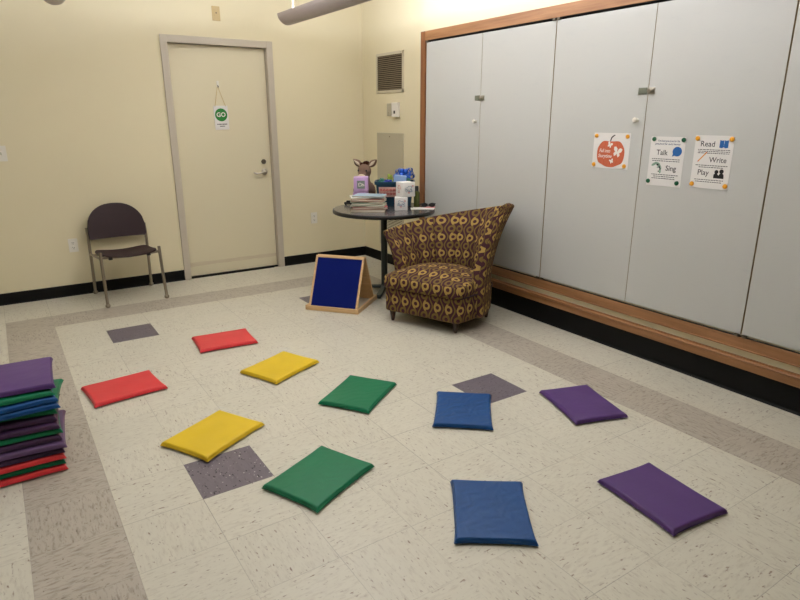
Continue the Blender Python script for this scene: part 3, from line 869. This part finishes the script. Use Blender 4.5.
# seat: saddle shell, waterfall front
def sheet(bm, fn, NU, NV, th):
    P = [[Vector(fn(i / NU, j / NV)) for j in range(NV + 1)] for i in range(NU + 1)]
    def nrm(i, j):
        a = P[min(i + 1, NU)][j] - P[max(i - 1, 0)][j]; b = P[i][min(j + 1, NV)] - P[i][max(j - 1, 0)]
        n = a.cross(b); return n.normalized() if n.length > 1e-9 else Vector((0, 0, 1))
    A = [[bm.verts.new(P[i][j] + nrm(i, j) * th / 2) for j in range(NV + 1)] for i in range(NU + 1)]
    B = [[bm.verts.new(P[i][j] - nrm(i, j) * th / 2) for j in range(NV + 1)] for i in range(NU + 1)]
    for i in range(NU):
        for j in range(NV):
            bm.faces.new((A[i][j], A[i + 1][j], A[i + 1][j + 1], A[i][j + 1])); bm.faces.new((B[i][j], B[i][j + 1], B[i + 1][j + 1], B[i + 1][j]))
    for i in range(NU):
        bm.faces.new((A[i][0], B[i][0], B[i + 1][0], A[i + 1][0])); bm.faces.new((A[i][NV], A[i + 1][NV], B[i + 1][NV], B[i][NV]))
    for j in range(NV):
        bm.faces.new((A[0][j], A[0][j + 1], B[0][j + 1], B[0][j])); bm.faces.new((A[NU][j], B[NU][j], B[NU][j + 1], A[NU][j + 1]))
    return bm
def seat_fn(u, v):
    X = (u * 2 - 1); Y = (v * 2 - 1)
    k = (1 - .10 * abs(Y) ** 6); l = (1 - .14 * abs(X) ** 6)
    x = X * .218 * k; y = -.020 + Y * .222 * l
    z = .412 + .020 * X * X - .006 * (1 - Y * Y) - .019 * (Y + 1) + .006 * max(0, Y) ** 2 - .010 * max(0, (-Y - .6) / .4) ** 2
    return (x, y, z)
bm = sheet(nb(), seat_fn, 24, 24, .012); link('seat', bm, M_shell, ch, smooth=True)
def back_fn(u, v):
    X = u * 2 - 1
    zt = .575 + .275 * math.sqrt(max(0, 1 - abs(X) ** 2.3)) * 1.0; zb = .560 - .0 + .012 * X * X
    zb = .558
    top = .66 + (.850 - .66) * (max(0, 1 - abs(X) ** 2.4)) ** .55
    z = zb + (top - zb) * v
    x = X * (.232 - .012 * (1 - min(1, v * 6)) - .0 * v)
    y = .195 + .045 * ((z - .56) / .29) + .034 * (1 - X * X)  - .012
    return (x, y, z)
bm = sheet(nb(), back_fn, 36, 16, .014); bmesh.ops.transform(bm, matrix=TR((0, 0, -.066)), verts=bm.verts); link('backrest', bm, M_shell, ch, smooth=True)
bm = nb()
for s in (-1, 1):
    for y, zr in ((YF + .10, .388), (YR - .09, .358)):
        bm = nb(); box(bm, s * .15 - .015, s * .15 + .015, y - .02, y + .02, zr - .014, zr + .018, .004); link('seat_clip', bm, M_blk, ch)

# ------------------------------------------------------------------ blue felt tabletop easel
ea = thing('felt_easel', 'wooden tent-shaped easel with royal blue felt panels on the floor', 'easel', (1.750, 1.757, 0), math.atan2(-.347, .286))
hw = .228; HT = .425
def frame_box(bm, M, w_, h_, bw, t0, t1):
    for a in ((-w_, w_, 0, bw), (-w_, w_, h_ - bw, h_), (-w_, -w_ + bw, bw, h_ - bw), (w_ - bw, w_, bw, h_ - bw)): box(bm, a[0], a[1], t0, t1, a[2], a[3], .0015, M=M)
bm = nb()
for a in ((-hw, hw, -hw, -hw + .016), (-hw, hw, hw - .016, hw), (-hw, -hw + .016, -hw + .016, hw - .016), (hw - .016, hw, -hw + .016, hw - .016)): box(bm, *a, .002, .040, .002)
link('tray_rim', bm, M_maple, ea)
M_traybot = mat('pale_tray_bottom', (206, 196, 176), .6)
bm = nb(); box(bm, -hw + .014, hw - .014, -hw + .014, hw - .014, .004, .010); link('tray_bottom', bm, M_traybot, ea)
lean = math.atan2(hw - .035, HT - .03)
BL = math.hypot(hw - .035, HT - .03)
for s, nm in ((-1, 'front_board'), (1, 'rear_board')):
    e = bpy.data.objects.new(nm, None); C.objects.link(e); e.parent = ea
    e.location = (0, s * (hw - .026), .014); e.rotation_euler = (s * lean, 0, 0)
    bm = nb(); frame_box(bm, None, hw - .018, BL, .017, -.009, .009); link('board_frame', bm, M_maple, e)
    bm = nb(); box(bm, -hw + .034, hw - .034, -.004, .004, .016, BL - .016); link('felt_panel' if s < 0 else 'felt_panel', bm, M_felt if s < 0 else M_felt, e)
    bm = nb(); y0_ = .0045 if s < 0 else -.0065
    box(bm, -hw + .034, hw - .034, y0_, y0_ + .002, .016, BL - .016); link('wooden_backing', bm, M_maple, e)

# ------------------------------------------------------------------ round table
tb = thing('round_table', 'round charcoal pedestal table in the corner behind the armchair', 'table', (2.284, 1.945, 0))
bm = nb(); lathe(bm, [(0, .704), (.438, .704), (.438, .7325), (.435, .735), (0, .735)], 96); link('tabletop', bm, M_ttop, tb, smooth=30)
bm = nb(); lathe(bm, [(.4375, .703), (.443, .706), (.4445, .719), (.443, .732), (.4375, .7352)], 96); link('edge_band', bm, M_tedge, tb, smooth='full')
bm = nb(); lathe(bm, [(0, .03), (.036, .03), (.036, .045), (.028, .055), (.028, .66), (.034, .67), (.034, .69), (.12, .696), (.12, .704), (0, .704)], 32); link('column', bm, M_tleg, tb, smooth=30)
for k in range(4):
    a = math.radians(138 + 90 * k)
    bm = nb(); d = Vector((math.cos(a), math.sin(a), 0))
    box(bm, .02, .300, -.024, .024, .018, .046, .006, M=rot3('Z', a))
    for v in bm.verts:
        q = v.co.dot(d)
        if q > .15: v.co.z = .018 + (v.co.z - .018) * .55
    o_ = link('base_arm', bm, M_tleg, tb)
    bm = nb(); lathe(bm, [(0, 0), (.017, 0), (.017, .012), (.010, .020), (0, .020)], 16, c=(.280 * math.cos(a), .280 * math.sin(a), .0)); link('glide', bm, M_blk, o_)

# ------------------------------------------------------------------ patterned armchair
AX = Vector((.39984, -.91658)); AV = Vector((.91658, .39984))
arm = thing('armchair', 'plum armchair with gold ring pattern and a sweeping lopsided back', 'armchair', (1.879, 1.178, 0), math.atan2(AX.y, AX.x))
def catmull(P, n):
    P = [Vector(p) for p in P]; P = [P[0] * 2 - P[1]] + P + [P[-1] * 2 - P[-2]]
    out = []; m = len(P) - 3
    for k in range(n + 1):
        t = k / n * m; i = min(int(t), m - 1); f = t - i
        a, b, c, d = P[i:i + 4]
        out.append(.5 * ((2 * b) + (c - a) * f + (2 * a - 5 * b + 4 * c - d) * f * f + (3 * b - a - 3 * c + d) * f ** 3))
    return out
def offs(P, d):
    out = []
    for k, p in enumerate(P):
        a = P[(k + 1) % len(P)] - P[k - 1]; a.normalize(); out.append(p + Vector((a.y, -a.x)) * d)
    return out
def slab(bm, outline, z0, z1, r, crown=0.0, rb=None):
    """rounded upholstered slab over a CCW outline"""
    rb = r if rb is None else rb
    ce = sum(outline, Vector((0, 0))) / len(outline)
    rings = []
    for a in [k / 5 for k in range(6)]:
        t = a * PI / 2; rings.append(([p for p in offs(outline, -rb * (1 - math.sin(t)))], z0 + rb * (1 - math.cos(t))))
    for a in [k / 6 for k in range(7)]:
        t = a * PI / 2; rings.append((offs(outline, -r * (1 - math.cos(t))), z1 - r + r * math.sin(t)))
    last, zl = rings[-1]
    for s in (.9, .78, .62, .42, .2):
        rings.append(([ce + (p - ce) * s for p in last], zl + crown * (1 - s * s)))
    V_ = [[bm.verts.new((p.x, p.y, z)) for p in rg] for rg, z in rings]
    n = len(outline)
    for A, B in zip(V_, V_[1:]):
        for k in range(n): bm.faces.new((A[k], A[(k + 1) % n], B[(k + 1) % n], B[k]))
    c = bm.verts.new((ce.x, ce.y, zl + crown))
    for k in range(n): bm.faces.new((V_[-1][k], V_[-1][(k + 1) % n], c))
    bm.faces.new(V_[0][::-1])
    return bm
def rounded(P, r=.05, n=6):
    """CCW outline from corner list with rounded corners"""
    out = []
    m = len(P)
    for k in range(m):
        p0, p, p2 = Vector(P[k - 1]), Vector(P[k][:2]), Vector(P[(k + 1) % m][:2])
        p0 = Vector(P[k - 1][:2]); rr = P[k][2] if len(P[k]) > 2 else r
        a = (p0 - p).normalized(); b = (p2 - p).normalized()
        rr = min(rr, (p0 - p).length * .48, (p2 - p).length * .48)
        A, B = p + a * rr, p + b * rr
        for q in range(n + 1):
            t = q / n; out.append(A * (1 - t) ** 2 + p * 2 * t * (1 - t) + B * t * t)
    return out
def dens(P, step=.02):
    out = []
    for k in range(len(P)):
        a, b = P[k], P[(k + 1) % len(P)]; n = max(1, int((b - a).length / step))
        for q in range(n): out.append(a + (b - a) * q / n)
    return out
base_o = dens(rounded([(-.045, -.055, .05), (.595, -.065, .05), (.655, .20, .12), (.62, .50, .20), (.28, .62, .25), (-.02, .50, .2), (-.07, .20, .12)]))
bm = slab(nb(), base_o, .090, .275, .018, 0, rb=.012)
o = link('seat_base', bm, M_fab, arm, smooth=50); boxuv(o)
seat_o = dens(rounded([(-.055, -.075, .07), (.605, -.085, .07), (.625, .14, .05), (.56, .40, .14), (.28, .54, .2), (.0, .42, .15), (-.06, .14, .05)]))
bm = slab(nb(), seat_o, .268, .368, .032, .050, rb=.020)
for v in bm.verts:
    if v.co.z > .30: v.co.z += .015 * max(0, v.co.y) / .5
o = link('seat_cushion', bm, M_fab, arm, smooth='full'); boxuv(o)
# welt between base and cushion
wo = offs(base_o, .004); bm = nb()
tube(bm, [(p.x, p.y, .275) for p in wo] + [(wo[0].x, wo[0].y, .275)], .005, 8, cap=False); o = link('welt', bm, mat('plum_welt', (52, 30, 36), .8), arm, smooth='full')
# back shell
NT_ = 162
plan = catmull([(.010, .12), (.000, .25), (.035, .40), (.14, .515), (.30, .555), (.45, .50), (.550, .37), (.585, .24), (.597, .13)], NT_)
topz = catmull([(0, .632), (.12, .645), (.3, .680), (.5, .735), (.68, .800), (.82, .860), (.92, .895), (1.0, .865)], NT_)
flr = catmull([(0, .16), (.2, .14), (.5, .15), (.72, .16), (.86, .175), (1.0, .10)], NT_)
NS = 22
bm = nb(); uvl = bm.loops.layers.uv.new('UVMap')
secs = []; uvs = []
arc = 0
for k in range(NT_ + 1):
    p = plan[k]; a = (plan[min(k + 1, NT_)] - plan[max(k - 1, 0)]).normalized(); nrm = Vector((-a.y, a.x))   # outward
    if k: arc += (plan[k] - plan[k - 1]).length * 1.18
    t = k / NT_
    endf = min(k, NT_ - k) / NT_
    pin = math.sqrt(max(0, 1 - (1 - min(1, endf / .030)) ** 2)) * .9 + .1        # rounded ends
    zt = topz[k].y; fl_ = flr[k].y
    flute = abs(math.sin(PI * 9 * t)) ** .45
    z0 = .28; zb = .095
    sec = []; uvk = []
    def ctr(s): return z0 + (zt - z0) * s
    lean_v = .15 * max(0, (t - .80) / .20) + .05 * max(0, (.12 - t) / .12)
    def pos(s, off, z):
        q = p + nrm * (fl_ * s ** 1.8 + off)
        q = q + Vector((0, lean_v * s ** 1.2))
        return Vector((q.x, q.y, z))
    thk = lambda s: (.080 * (1 - s) + .045 * s)
    for q in range(NS + 1):
        s = q / NS
        inn = -.026 * flute * min(1, s * 5) * (1 - s ** 8)
        mid = thk(s) / 2
        off = mid + (inn - mid) * pin
        sec.append(pos(s, off, ctr(s))); uvk.append((arc, ctr(s) + .1 * s))
    for q in range(1, 6):                       # rolled top
        th = PI * q / 6; m_ = thk(1) / 2
        sec.append(pos(1, m_ + (-m_ * math.cos(th)) * pin, zt + .020 * math.sin(th) * (.4 + .6 * pin))); uvk.append((arc, zt + .1 + .012 * q))
    for q in range(NS + 5):
        s = 1 - q / NS
        if s >= 0: z = ctr(s); off = thk(s); ss = s
        else: z = z0 + (zb - z0) * (-s * NS / 4); off = thk(0) - .004 * (-s * NS / 4); ss = 0
        mid = thk(ss) / 2
        sec.append(pos(ss, mid + (off - mid) * pin, z)); uvk.append((arc * 1.12, z + .1 * ss + .04))
    secs.append([bm.verts.new(c_) for c_ in sec]); uvs.append(uvk)
m_ = len(secs[0])
for k in range(NT_):
    for q in range(m_):
        q2 = (q + 1) % m_
        f = bm.faces.new((secs[k][q], secs[k][q2], secs[k + 1][q2], secs[k + 1][q]))
        cut = .031 * int(9 * (k + .5) / NT_) if q < NS + 3 else 0
        for lp, (kk, qq) in zip(f.loops, ((k, q), (k, q2), (k + 1, q2), (k + 1, q))): lp[uvl].uv = (uvs[kk][qq][0] + cut, uvs[kk][qq][1])
for k in (0, NT_):
    f = bm.faces.new(secs[k] if k else secs[k][::-1])
    for lp in f.loops: lp[uvl].uv = (lp.vert.co.x, lp.vert.co.z)
link('backrest', bm, M_fab, arm, smooth=60)
for (fx_, fy_) in ((.0, .0), (.54, .0), (.57, .454), (.02, .46)):
    bm = nb(); lathe(bm, [(0, 0), (.010, 0), (.012, .004), (.026, .088), (.027, .100), (0, .100)], 20, c=(fx_, fy_, 0)); link('leg', bm, M_cleg, arm, smooth=30)

# ------------------------------------------------------------------ things on the round table
TZ = .7354
VA = math.atan2(-.57, .8)                     # direction facing the camera along the table
# picture books
M_cov = [mat('book_cover_' + n, c, .45, var=.25, scale=25) for n, c in (('cream', (222, 214, 196)), ('brick', (170, 84, 66)), ('mint', (150, 176, 150)), ('peach', (214, 150, 120)), ('ivory', (232, 226, 214)), ('sky', (160, 184, 200)), ('olive', (150, 130, 90)), ('rose', (200, 110, 110)))]
M_page = mat('book_pages', (222, 214, 196), .8, var=.12, scale=200)
bspec = [(.270, .215, .020, 6, .00, 'olive spine, lowest'), (.275, .220, .014, 7, .05, 'rose'), (.265, .210, .012, 4, -.04, 'ivory'), (.262, .205, .015, 2, .06, 'mint'),
         (.255, .210, .012, 0, -.07, 'cream'), (.258, .205, .014, 1, .03, 'brick red'), (.270, .200, .010, 4, .10, 'white'), (.240, .200, .010, 5, -.08, 'pale blue')]
blab = ['picture book with a brown-olive cover at the bottom of the pile on the round table', 'rose-covered picture book second from the bottom of the table pile',
        'ivory picture book third from the bottom of the table pile', 'mint picture book in the middle of the table pile, right above the ivory one',
        'cream picture book in the table pile, between the mint and the brick-red one', 'brick-red picture book in the upper part of the table pile',
        'white picture book second from the top of the table pile', 'pale blue picture book on top of the table pile']
z = TZ
for (L, Wd, h, ci, a, _), lb in zip(bspec, blab):
    bx_, by_ = 2.110, 1.905
    o = thing('picture_book', lb, 'book', (bx_ + random.uniform(-.012, .012), by_ + random.uniform(-.01, .01), z + .0003), VA + a * 2, 'picture books piled on the round table')
    L *= 1.06; h *= 1.2; bm = nb(); t_ = .0018
    box(bm, -L / 2, L / 2, -Wd / 2, Wd / 2, 0, t_); box(bm, -L / 2, L / 2, -Wd / 2, Wd / 2, h - t_, h); box(bm, -L / 2, -L / 2 + t_, -Wd / 2, Wd / 2, 0, h)
    link('cover', bm, M_cov[ci], o)
    bm = nb(); box(bm, -L / 2 + t_, L / 2 - .004, -Wd / 2 + .004, Wd / 2 - .004, t_, h - t_); link('pages', bm, M_page, o)
    z += h + .0006
# lavender picture cubes
M_lav = mat('lavender_foam', (206, 170, 216), .6, var=.04); M_pic = mat('grey_green_picture', (128, 140, 134), .6, var=.2, scale=30)
M_pinkd = mat('coral_drawing_ink', (206, 108, 92), .7); M_blued = mat('slate_blue_drawing_ink', (86, 122, 152), .7); M_yeld = mat('mustard_drawing_ink', (206, 180, 90), .7)
def squig(bm, y, r, cx_, cz_, s, seed, n=24):
    rg = random.Random(seed); ph = [rg.uniform(0, 6) for _ in range(4)]
    pts = []
    for k in range(n + 1):
        t = 2 * PI * k / n; rad = s * (1 + .25 * math.sin(3 * t + ph[0]) + .18 * math.sin(5 * t + ph[1]))
        pts.append((cx_ + rad * math.cos(t), y, cz_ + rad * .8 * math.sin(t)))
    tube(bm, pts, r, 5, cap=False)
def cube(name, label, x, y, z, rz, s, m, kind):
    o = thing(name, label, 'toy cube', (x, y, z), rz)
    bm = nb(); box(bm, -s / 2, s / 2, -s / 2, s / 2, 0, s, .006); link('block', bm, m, o, smooth=30)
    if kind == 'lav':
        bm = nb(); q = s * .27
        box(bm, -q, q, -s / 2 - .0012, -s / 2 + .001, s / 2 - q, s / 2 + q); link('picture_panel', bm, M_pic, o)
        bm = nb(); squig(bm, -s / 2 - .002, .0028, -.006, s / 2, .016, 4); squig(bm, -s / 2 - .002, .0028, .016, s / 2 - .004, .010, 9); link('line_drawing', bm, M_inkw, o)
    else:
        bm = nb(); squig(bm, -s / 2 - .0006, .0016, 0, s * .56, s * .22, kind * 3)
        squig(bm, -s / 2 - .0006, .0014, s * .12, s * .42, s * .12, kind * 5)
        squig(bm, -s / 2 - .0006, .0014, -s * .18, s * .46, s * .10, kind * 7)
        link('line_drawing', bm, M_blued, o)
        bm = nb(); squig(bm, -s / 2 - .0006, .0018, -s * .02, s * .30, s * .055, kind * 11); squig(bm, -s / 2 - .0006, .0016, s * .28, s * .74, s * .06, kind * 13)
        link('line_drawing', bm, M_pinkd, o)
        # side picture
        M_ = rot3('Z', -PI / 2)
        bm = nb(); squig(bm, -s / 2 - .0006, .0018, 0, s * .64, s * .16, kind * 17); squig(bm, -s / 2 - .0006, .0016, -s * .05, s * .34, s * .10, kind * 19)
        bmesh.ops.transform(bm, matrix=M_, verts=bm.verts); link('line_drawing', bm, M_pinkd, o)
    return o
cube('picture_cube', 'lavender foam cube lying on the table, under the other lavender cube', 2.202, 2.200, TZ, VA + .0, .128, M_lav, 'lav')
cube('picture_cube', 'upper lavender foam cube with a grey picture, in front of the toy donkey', 2.203, 2.192, TZ + .129, VA + .06, .128, M_lav, 'lav')
cube('picture_cube', 'lower white story cube with a blue line drawing, at the front of the table', 2.362, 1.790, TZ, VA + .03, .110, M_paper, 1)
cube('picture_cube', 'upper white story cube tilted sideways, showing two drawn faces', 2.410, 1.795, TZ + .1110, VA + .55, .122, M_paper, 2)

# teal bin with a label and its contents
M_teal = mat('dark_teal_plastic', (28, 70, 92), .4); M_lbl = mat('pink_label', (206, 168, 156), .6, var=.25, scale=60); M_red = mat('label_red_ink', (176, 60, 60), .6)
bn = thing('storage_bin', 'dark teal storage bin with a pink label on the round table', 'bin', (2.484, 2.076, TZ), VA)
BWx, BDy, BH = .34, .22, .215
bm = nb()
def ringr(w_, d_, z_, r_=.03):
    return [Vector((p.x, p.y, z_)) for p in rounded([(-w_ / 2, -d_ / 2, r_), (w_ / 2, -d_ / 2, r_), (w_ / 2, d_ / 2, r_), (-w_ / 2, d_ / 2, r_)])]
prof = [(BWx - .05, BDy - .05, .001), (BWx - .01, BDy - .01, BH - .026), (BWx + .012, BDy + .012, BH - .026), (BWx + .016, BDy + .016, BH), (BWx - .004, BDy - .004, BH), (BWx - .016, BDy - .016, BH - .02), (BWx - .055, BDy - .055, .006)]
RR = [[bm.verts.new(c_) for c_ in ringr(*q)] for q in prof]
for A, B in zip(RR, RR[1:]):
    for k in range(len(A)): bm.faces.new((A[k], A[(k + 1) % len(A)], B[(k + 1) % len(A)], B[k]))
bm.faces.new(RR[0][::-1]); bm.faces.new(RR[-1])
link('bin_body', bm, M_teal, bn, smooth=40)
bm = nb(); box(bm, -.135, .045, -.0015, .0005, .088, .176, M=TR((0, -BDy / 2 + .004, 0)) @ rot3('X', .12) @ TR((0, -.012, 0))); lb_ = link('label', bm, M_lbl, bn)
bm = nb()
rg = random.Random(5)
for zz in (.150, .116):
    for k in range(6):
        squig(bm, 0, .003, -.115 + .028 * k, zz, .009, rg.randint(1, 99), n=12)
bmesh.ops.transform(bm, matrix=TR((0, -BDy / 2 + .0015, 0)) @ rot3('X', .12) @ TR((0, -.012, 0)), verts=bm.verts); link('label_print', bm, M_red, bn)
def place(dx, dy):   # bin-local to world
    return (2.484 + dx * math.cos(VA) - dy * math.sin(VA), 2.076 + dx * math.sin(VA) + dy * math.cos(VA))
M_pale = mat('pale_blue_card', (150, 182, 228), .5, var=.03); M_bow = mat('bright_blue_ribbon', (34, 96, 206), .4, var=.2, scale=40)
M_sea = mat('teal_green_foil', (60, 130, 120), .35, var=.3, scale=60); M_lime = mat('lime_green_fabric', (150, 170, 70), .7, var=.3, scale=60); M_dblu = mat('deep_blue_plastic', (30, 56, 170), .4, var=.2, scale=40)
x, y = place(.040, -.072)
o = tag(link('gift_box', box(nb(), -.054, .054, -.018, .018, 0, .135, .003), M_pale), 'pale blue box standing in the teal bin', 'box'); o.location = (x, y, TZ + .135); o.rotation_euler = (0.0, .10, VA)
bm = nb(); rg = random.Random(8)
for k in range(26):                    # loops of ribbon
    a = rg.uniform(-PI, PI); el = rg.uniform(-.1, 1.2); r_ = rg.uniform(.055, .085)
    d = Vector((math.cos(a) * math.cos(el), math.sin(a) * math.cos(el), math.sin(el))); sd = d.cross(Vector((0, 0, 1))).normalized(); up = sd.cross(d)
    L_ = []
    for q in range(11):
        t = q / 10; c_ = d * r_ * math.sin(PI * t) * 1.3 + up * .022 * math.sin(2 * PI * t)
        L_.append((bm.verts.new(c_ - sd * .014), bm.verts.new(c_ + sd * .014)))
    for A, B in zip(L_, L_[1:]): bm.faces.new((A[0], A[1], B[1], B[0]))
o = tag(link('ribbon_bow', bm, M_bow, smooth='full', recalc=False), 'bright blue looped ribbon bow in the teal bin', 'bow'); x, y = place(.085, .050); o.location = (x, y, TZ + .245)
md = o.modifiers.new('thickness', 'SOLIDIFY'); md.thickness = .0012
def crumple(name, label, cat, m, dx, dy, dz, r, seed):
    bm = nb(); bmesh.ops.create_icosphere(bm, subdivisions=4, radius=1)
    for v in bm.verts:
        n_ = noise.noise(v.co * 1.8 + Vector((seed, 0, 0))) * .45 + noise.noise(v.co * 4.5 + Vector((0, seed, 0))) * .22
        v.co *= 1 + n_; v.co = Vector((v.co.x * r[0], v.co.y * r[1], v.co.z * r[2]))
    o = tag(link(name, bm, m, smooth=25), label, cat); x, y = place(dx, dy); o.location = (x, y, TZ + dz); o.rotation_euler = (0, 0, VA)
crumple('cloth_toy', 'lime green soft toy poking out of the teal bin', 'toy', M_lime, -.045, .035, .216, (.026, .026, .050), 2)
crumple('plastic_toy', 'deep blue plastic toy in the left half of the teal bin', 'toy', M_dblu, -.060, -.062, .200, (.040, .024, .028), 6)
crumple('foil_toy', 'teal green foil toy at the right end of the bin', 'toy', M_sea, .125, -.055, .205, (.018, .018, .040), 9)
crumple('sea_green_toy', 'dull green crinkled toy at the left rim of the bin', 'toy', M_sea, -.120, .030, .206, (.028, .028, .026), 12)

# toy donkey sitting behind the cubes
M_fur = mat('grey_brown_plush', (128, 104, 90), .95, var=.12, scale=60, bump=.6, bscale=300, spec=.1); M_muz = mat('cream_plush', (214, 200, 176), .95, var=.06, bump=.5, bscale=300, spec=.1)
M_mane = mat('dark_brown_plush', (62, 34, 24), .95, var=.2, bump=.8, bscale=200, spec=.1)
dk = thing('toy_donkey', 'grey-brown plush donkey with cream muzzle sitting behind the lavender cubes', 'soft toy', (2.332, 2.348, TZ), VA - .25); dk.scale = (1.34, 1.34, 1.34)
bm = nb()
ell(bm, (0, .0, .085), (.058, .052, .085)); ell(bm, (0, -.004, .215), (.046, .050, .054), rot3('X', .2)); ell(bm, (0, -.030, .190), (.036, .050, .034), rot3('X', .35)); ell(bm, (0, .004, .160), (.034, .034, .045))
for s in (-1, 1):
    ell(bm, (s * .045, -.012, .024), (.022, .036, .024), rot3('Z', -s * .9)); ell(bm, (s * .060, -.010, .100), (.018, .020, .045), rot3('Y', -s * .35))
o = link('body', bm, M_fur, dk, smooth='full')
md = o.modifiers.new('fuse', 'REMESH'); md.mode = 'VOXEL'; md.voxel_size = .006; md.use_smooth_shade = True
md = o.modifiers.new('soften', 'SMOOTH'); md.iterations = 4
bm = nb(); ell(bm, (0, -.066, .176), (.032, .026, .025), rot3('X', .3)); link('muzzle', bm, M_muz, dk, smooth='full')
for s in (-1, 1):
    e_ = link('ear', sheet(nb(), lambda u, v, s=s: (s * (.030 + .052 * v) + (u - .5) * .030 * math.sin(PI * min(1, v * .9 + .1)) * 1.0, .004 + .012 * (2 * u - 1) ** 2, .247 + .044 * v + (u - .5) * -s * .028 * math.sin(PI * min(1, v * .9 + .1))), 8, 12, .006), M_fur, dk, smooth='full')
    link('inner_ear', sheet(nb(), lambda u, v, s=s: (s * (.036 + .039 * v) + (u - .5) * .018 * math.sin(PI * min(1, v * .9 + .1)), -.001 + .012 * (2 * u - 1) ** 2, .252 + .033 * v + (u - .5) * -s * .018 * math.sin(PI * min(1, v * .9 + .1))), 8, 10, .003), M_muz, e_, smooth='full')
bm = nb(); rg = random.Random(2)
for k in range(22): ell(bm, (rg.uniform(-.020, .020), rg.uniform(-.02, .045), .262 + rg.uniform(-.012, .008)), (.010, .010, .016), rot3('X', rg.uniform(-.5, .5)), 8, 6)
link('mane', bm, M_mane, dk, smooth='full')
for s in (-1, 1):
    bm = nb(); ell(bm, (s * .028, -.046, .222), (.0065, .005, .0065), seg=12, rings=8); link('eye', bm, M_blk, dk, smooth='full')

# marker bottle, papers, sunglasses
o = thing('bottle', 'dark olive bottle with a black cap behind the story cubes', 'bottle', (2.566, 1.850, TZ))
bm = nb(); lathe(bm, [(0, 0), (.024, 0), (.026, .004), (.026, .125), (.018, .140), (0, .140)], 28); link('bottle_body', bm, mat('olive_glass', (74, 80, 34), .25), o, smooth=30)
bm = nb(); lathe(bm, [(0, .138), (.017, .138), (.017, .180), (.014, .184), (0, .184)], 24); link('cap', bm, M_blk, o, smooth=30)
for k, (x, y, a, lb) in enumerate(((2.545, 1.745, VA + .1, 'lower white paper sheet at the right side of the table'), (2.560, 1.738, VA - .12, 'upper white paper sheet at the right side of the table'))):
    o = tag(link('paper_sheet', box(nb(), -.095, .095, -.055, .055, 0, .0008), M_paper), lb, 'paper', 'loose papers on the round table'); o.location = (x, y, TZ + .0004 + k * .0012); o.rotation_euler = (0, 0, a)
o = tag(link('red_booklet', box(nb(), -.05, .05, -.030, .030, 0, .003, .0005), M_cov[7]), 'thin rose booklet under the black sunglasses on the table', 'booklet'); o.location = (2.640, 1.760, TZ + .0028); o.rotation_euler = (0, 0, VA)
sg = thing('sunglasses', 'folded black sunglasses at the right edge of the table', 'sunglasses', (2.632, 1.768, TZ + .0062), VA + .05)
for s in (-1, 1):
    bm = nb(); ell(bm, (s * .033, -.020, .019), (.028, .005, .019), seg=20, rings=12); link('lens', bm, M_blk, sg, smooth='full')
    bm = nb(); tube(bm, [(s * .064, -.018, .030), (s * .066, -.004, .028), (s * .01, .020 + .008 * s, .012), (-s * .05, .026 + .008 * s, .004)], .0028, 8); link('temple', bm, M_blk, sg, smooth=True)
bm = nb(); tube(bm, [(-.062, -.018, .030), (-.03, -.024, .036), (0, -.025, .026), (.03, -.024, .036), (.062, -.018, .030)], .003, 8); link('bridge', bm, M_blk, sg, smooth=True)
sk_ = thing('toy_car', 'small black toy car on the table, half hidden behind the picture books', 'toy car', (2.131, 2.302, TZ), VA)
bm = nb(); box(bm, -.040, .040, -.018, .018, .008, .026, .006); box(bm, -.020, .024, -.015, .015, .024, .040, .006); link('body', bm, M_blk, sk_, smooth=40)
for sx in (-1, 1):
    for sy in (-1, 1):
        bm = nb(); lathe(bm, [(0, -.003), (.010, -.003), (.010, .003), (0, .003)], 16, M=TR((sx * .024, sy * .018, .010)) @ rot3('X', PI / 2)); link('wheel', bm, M_blk, sk_, smooth=30)
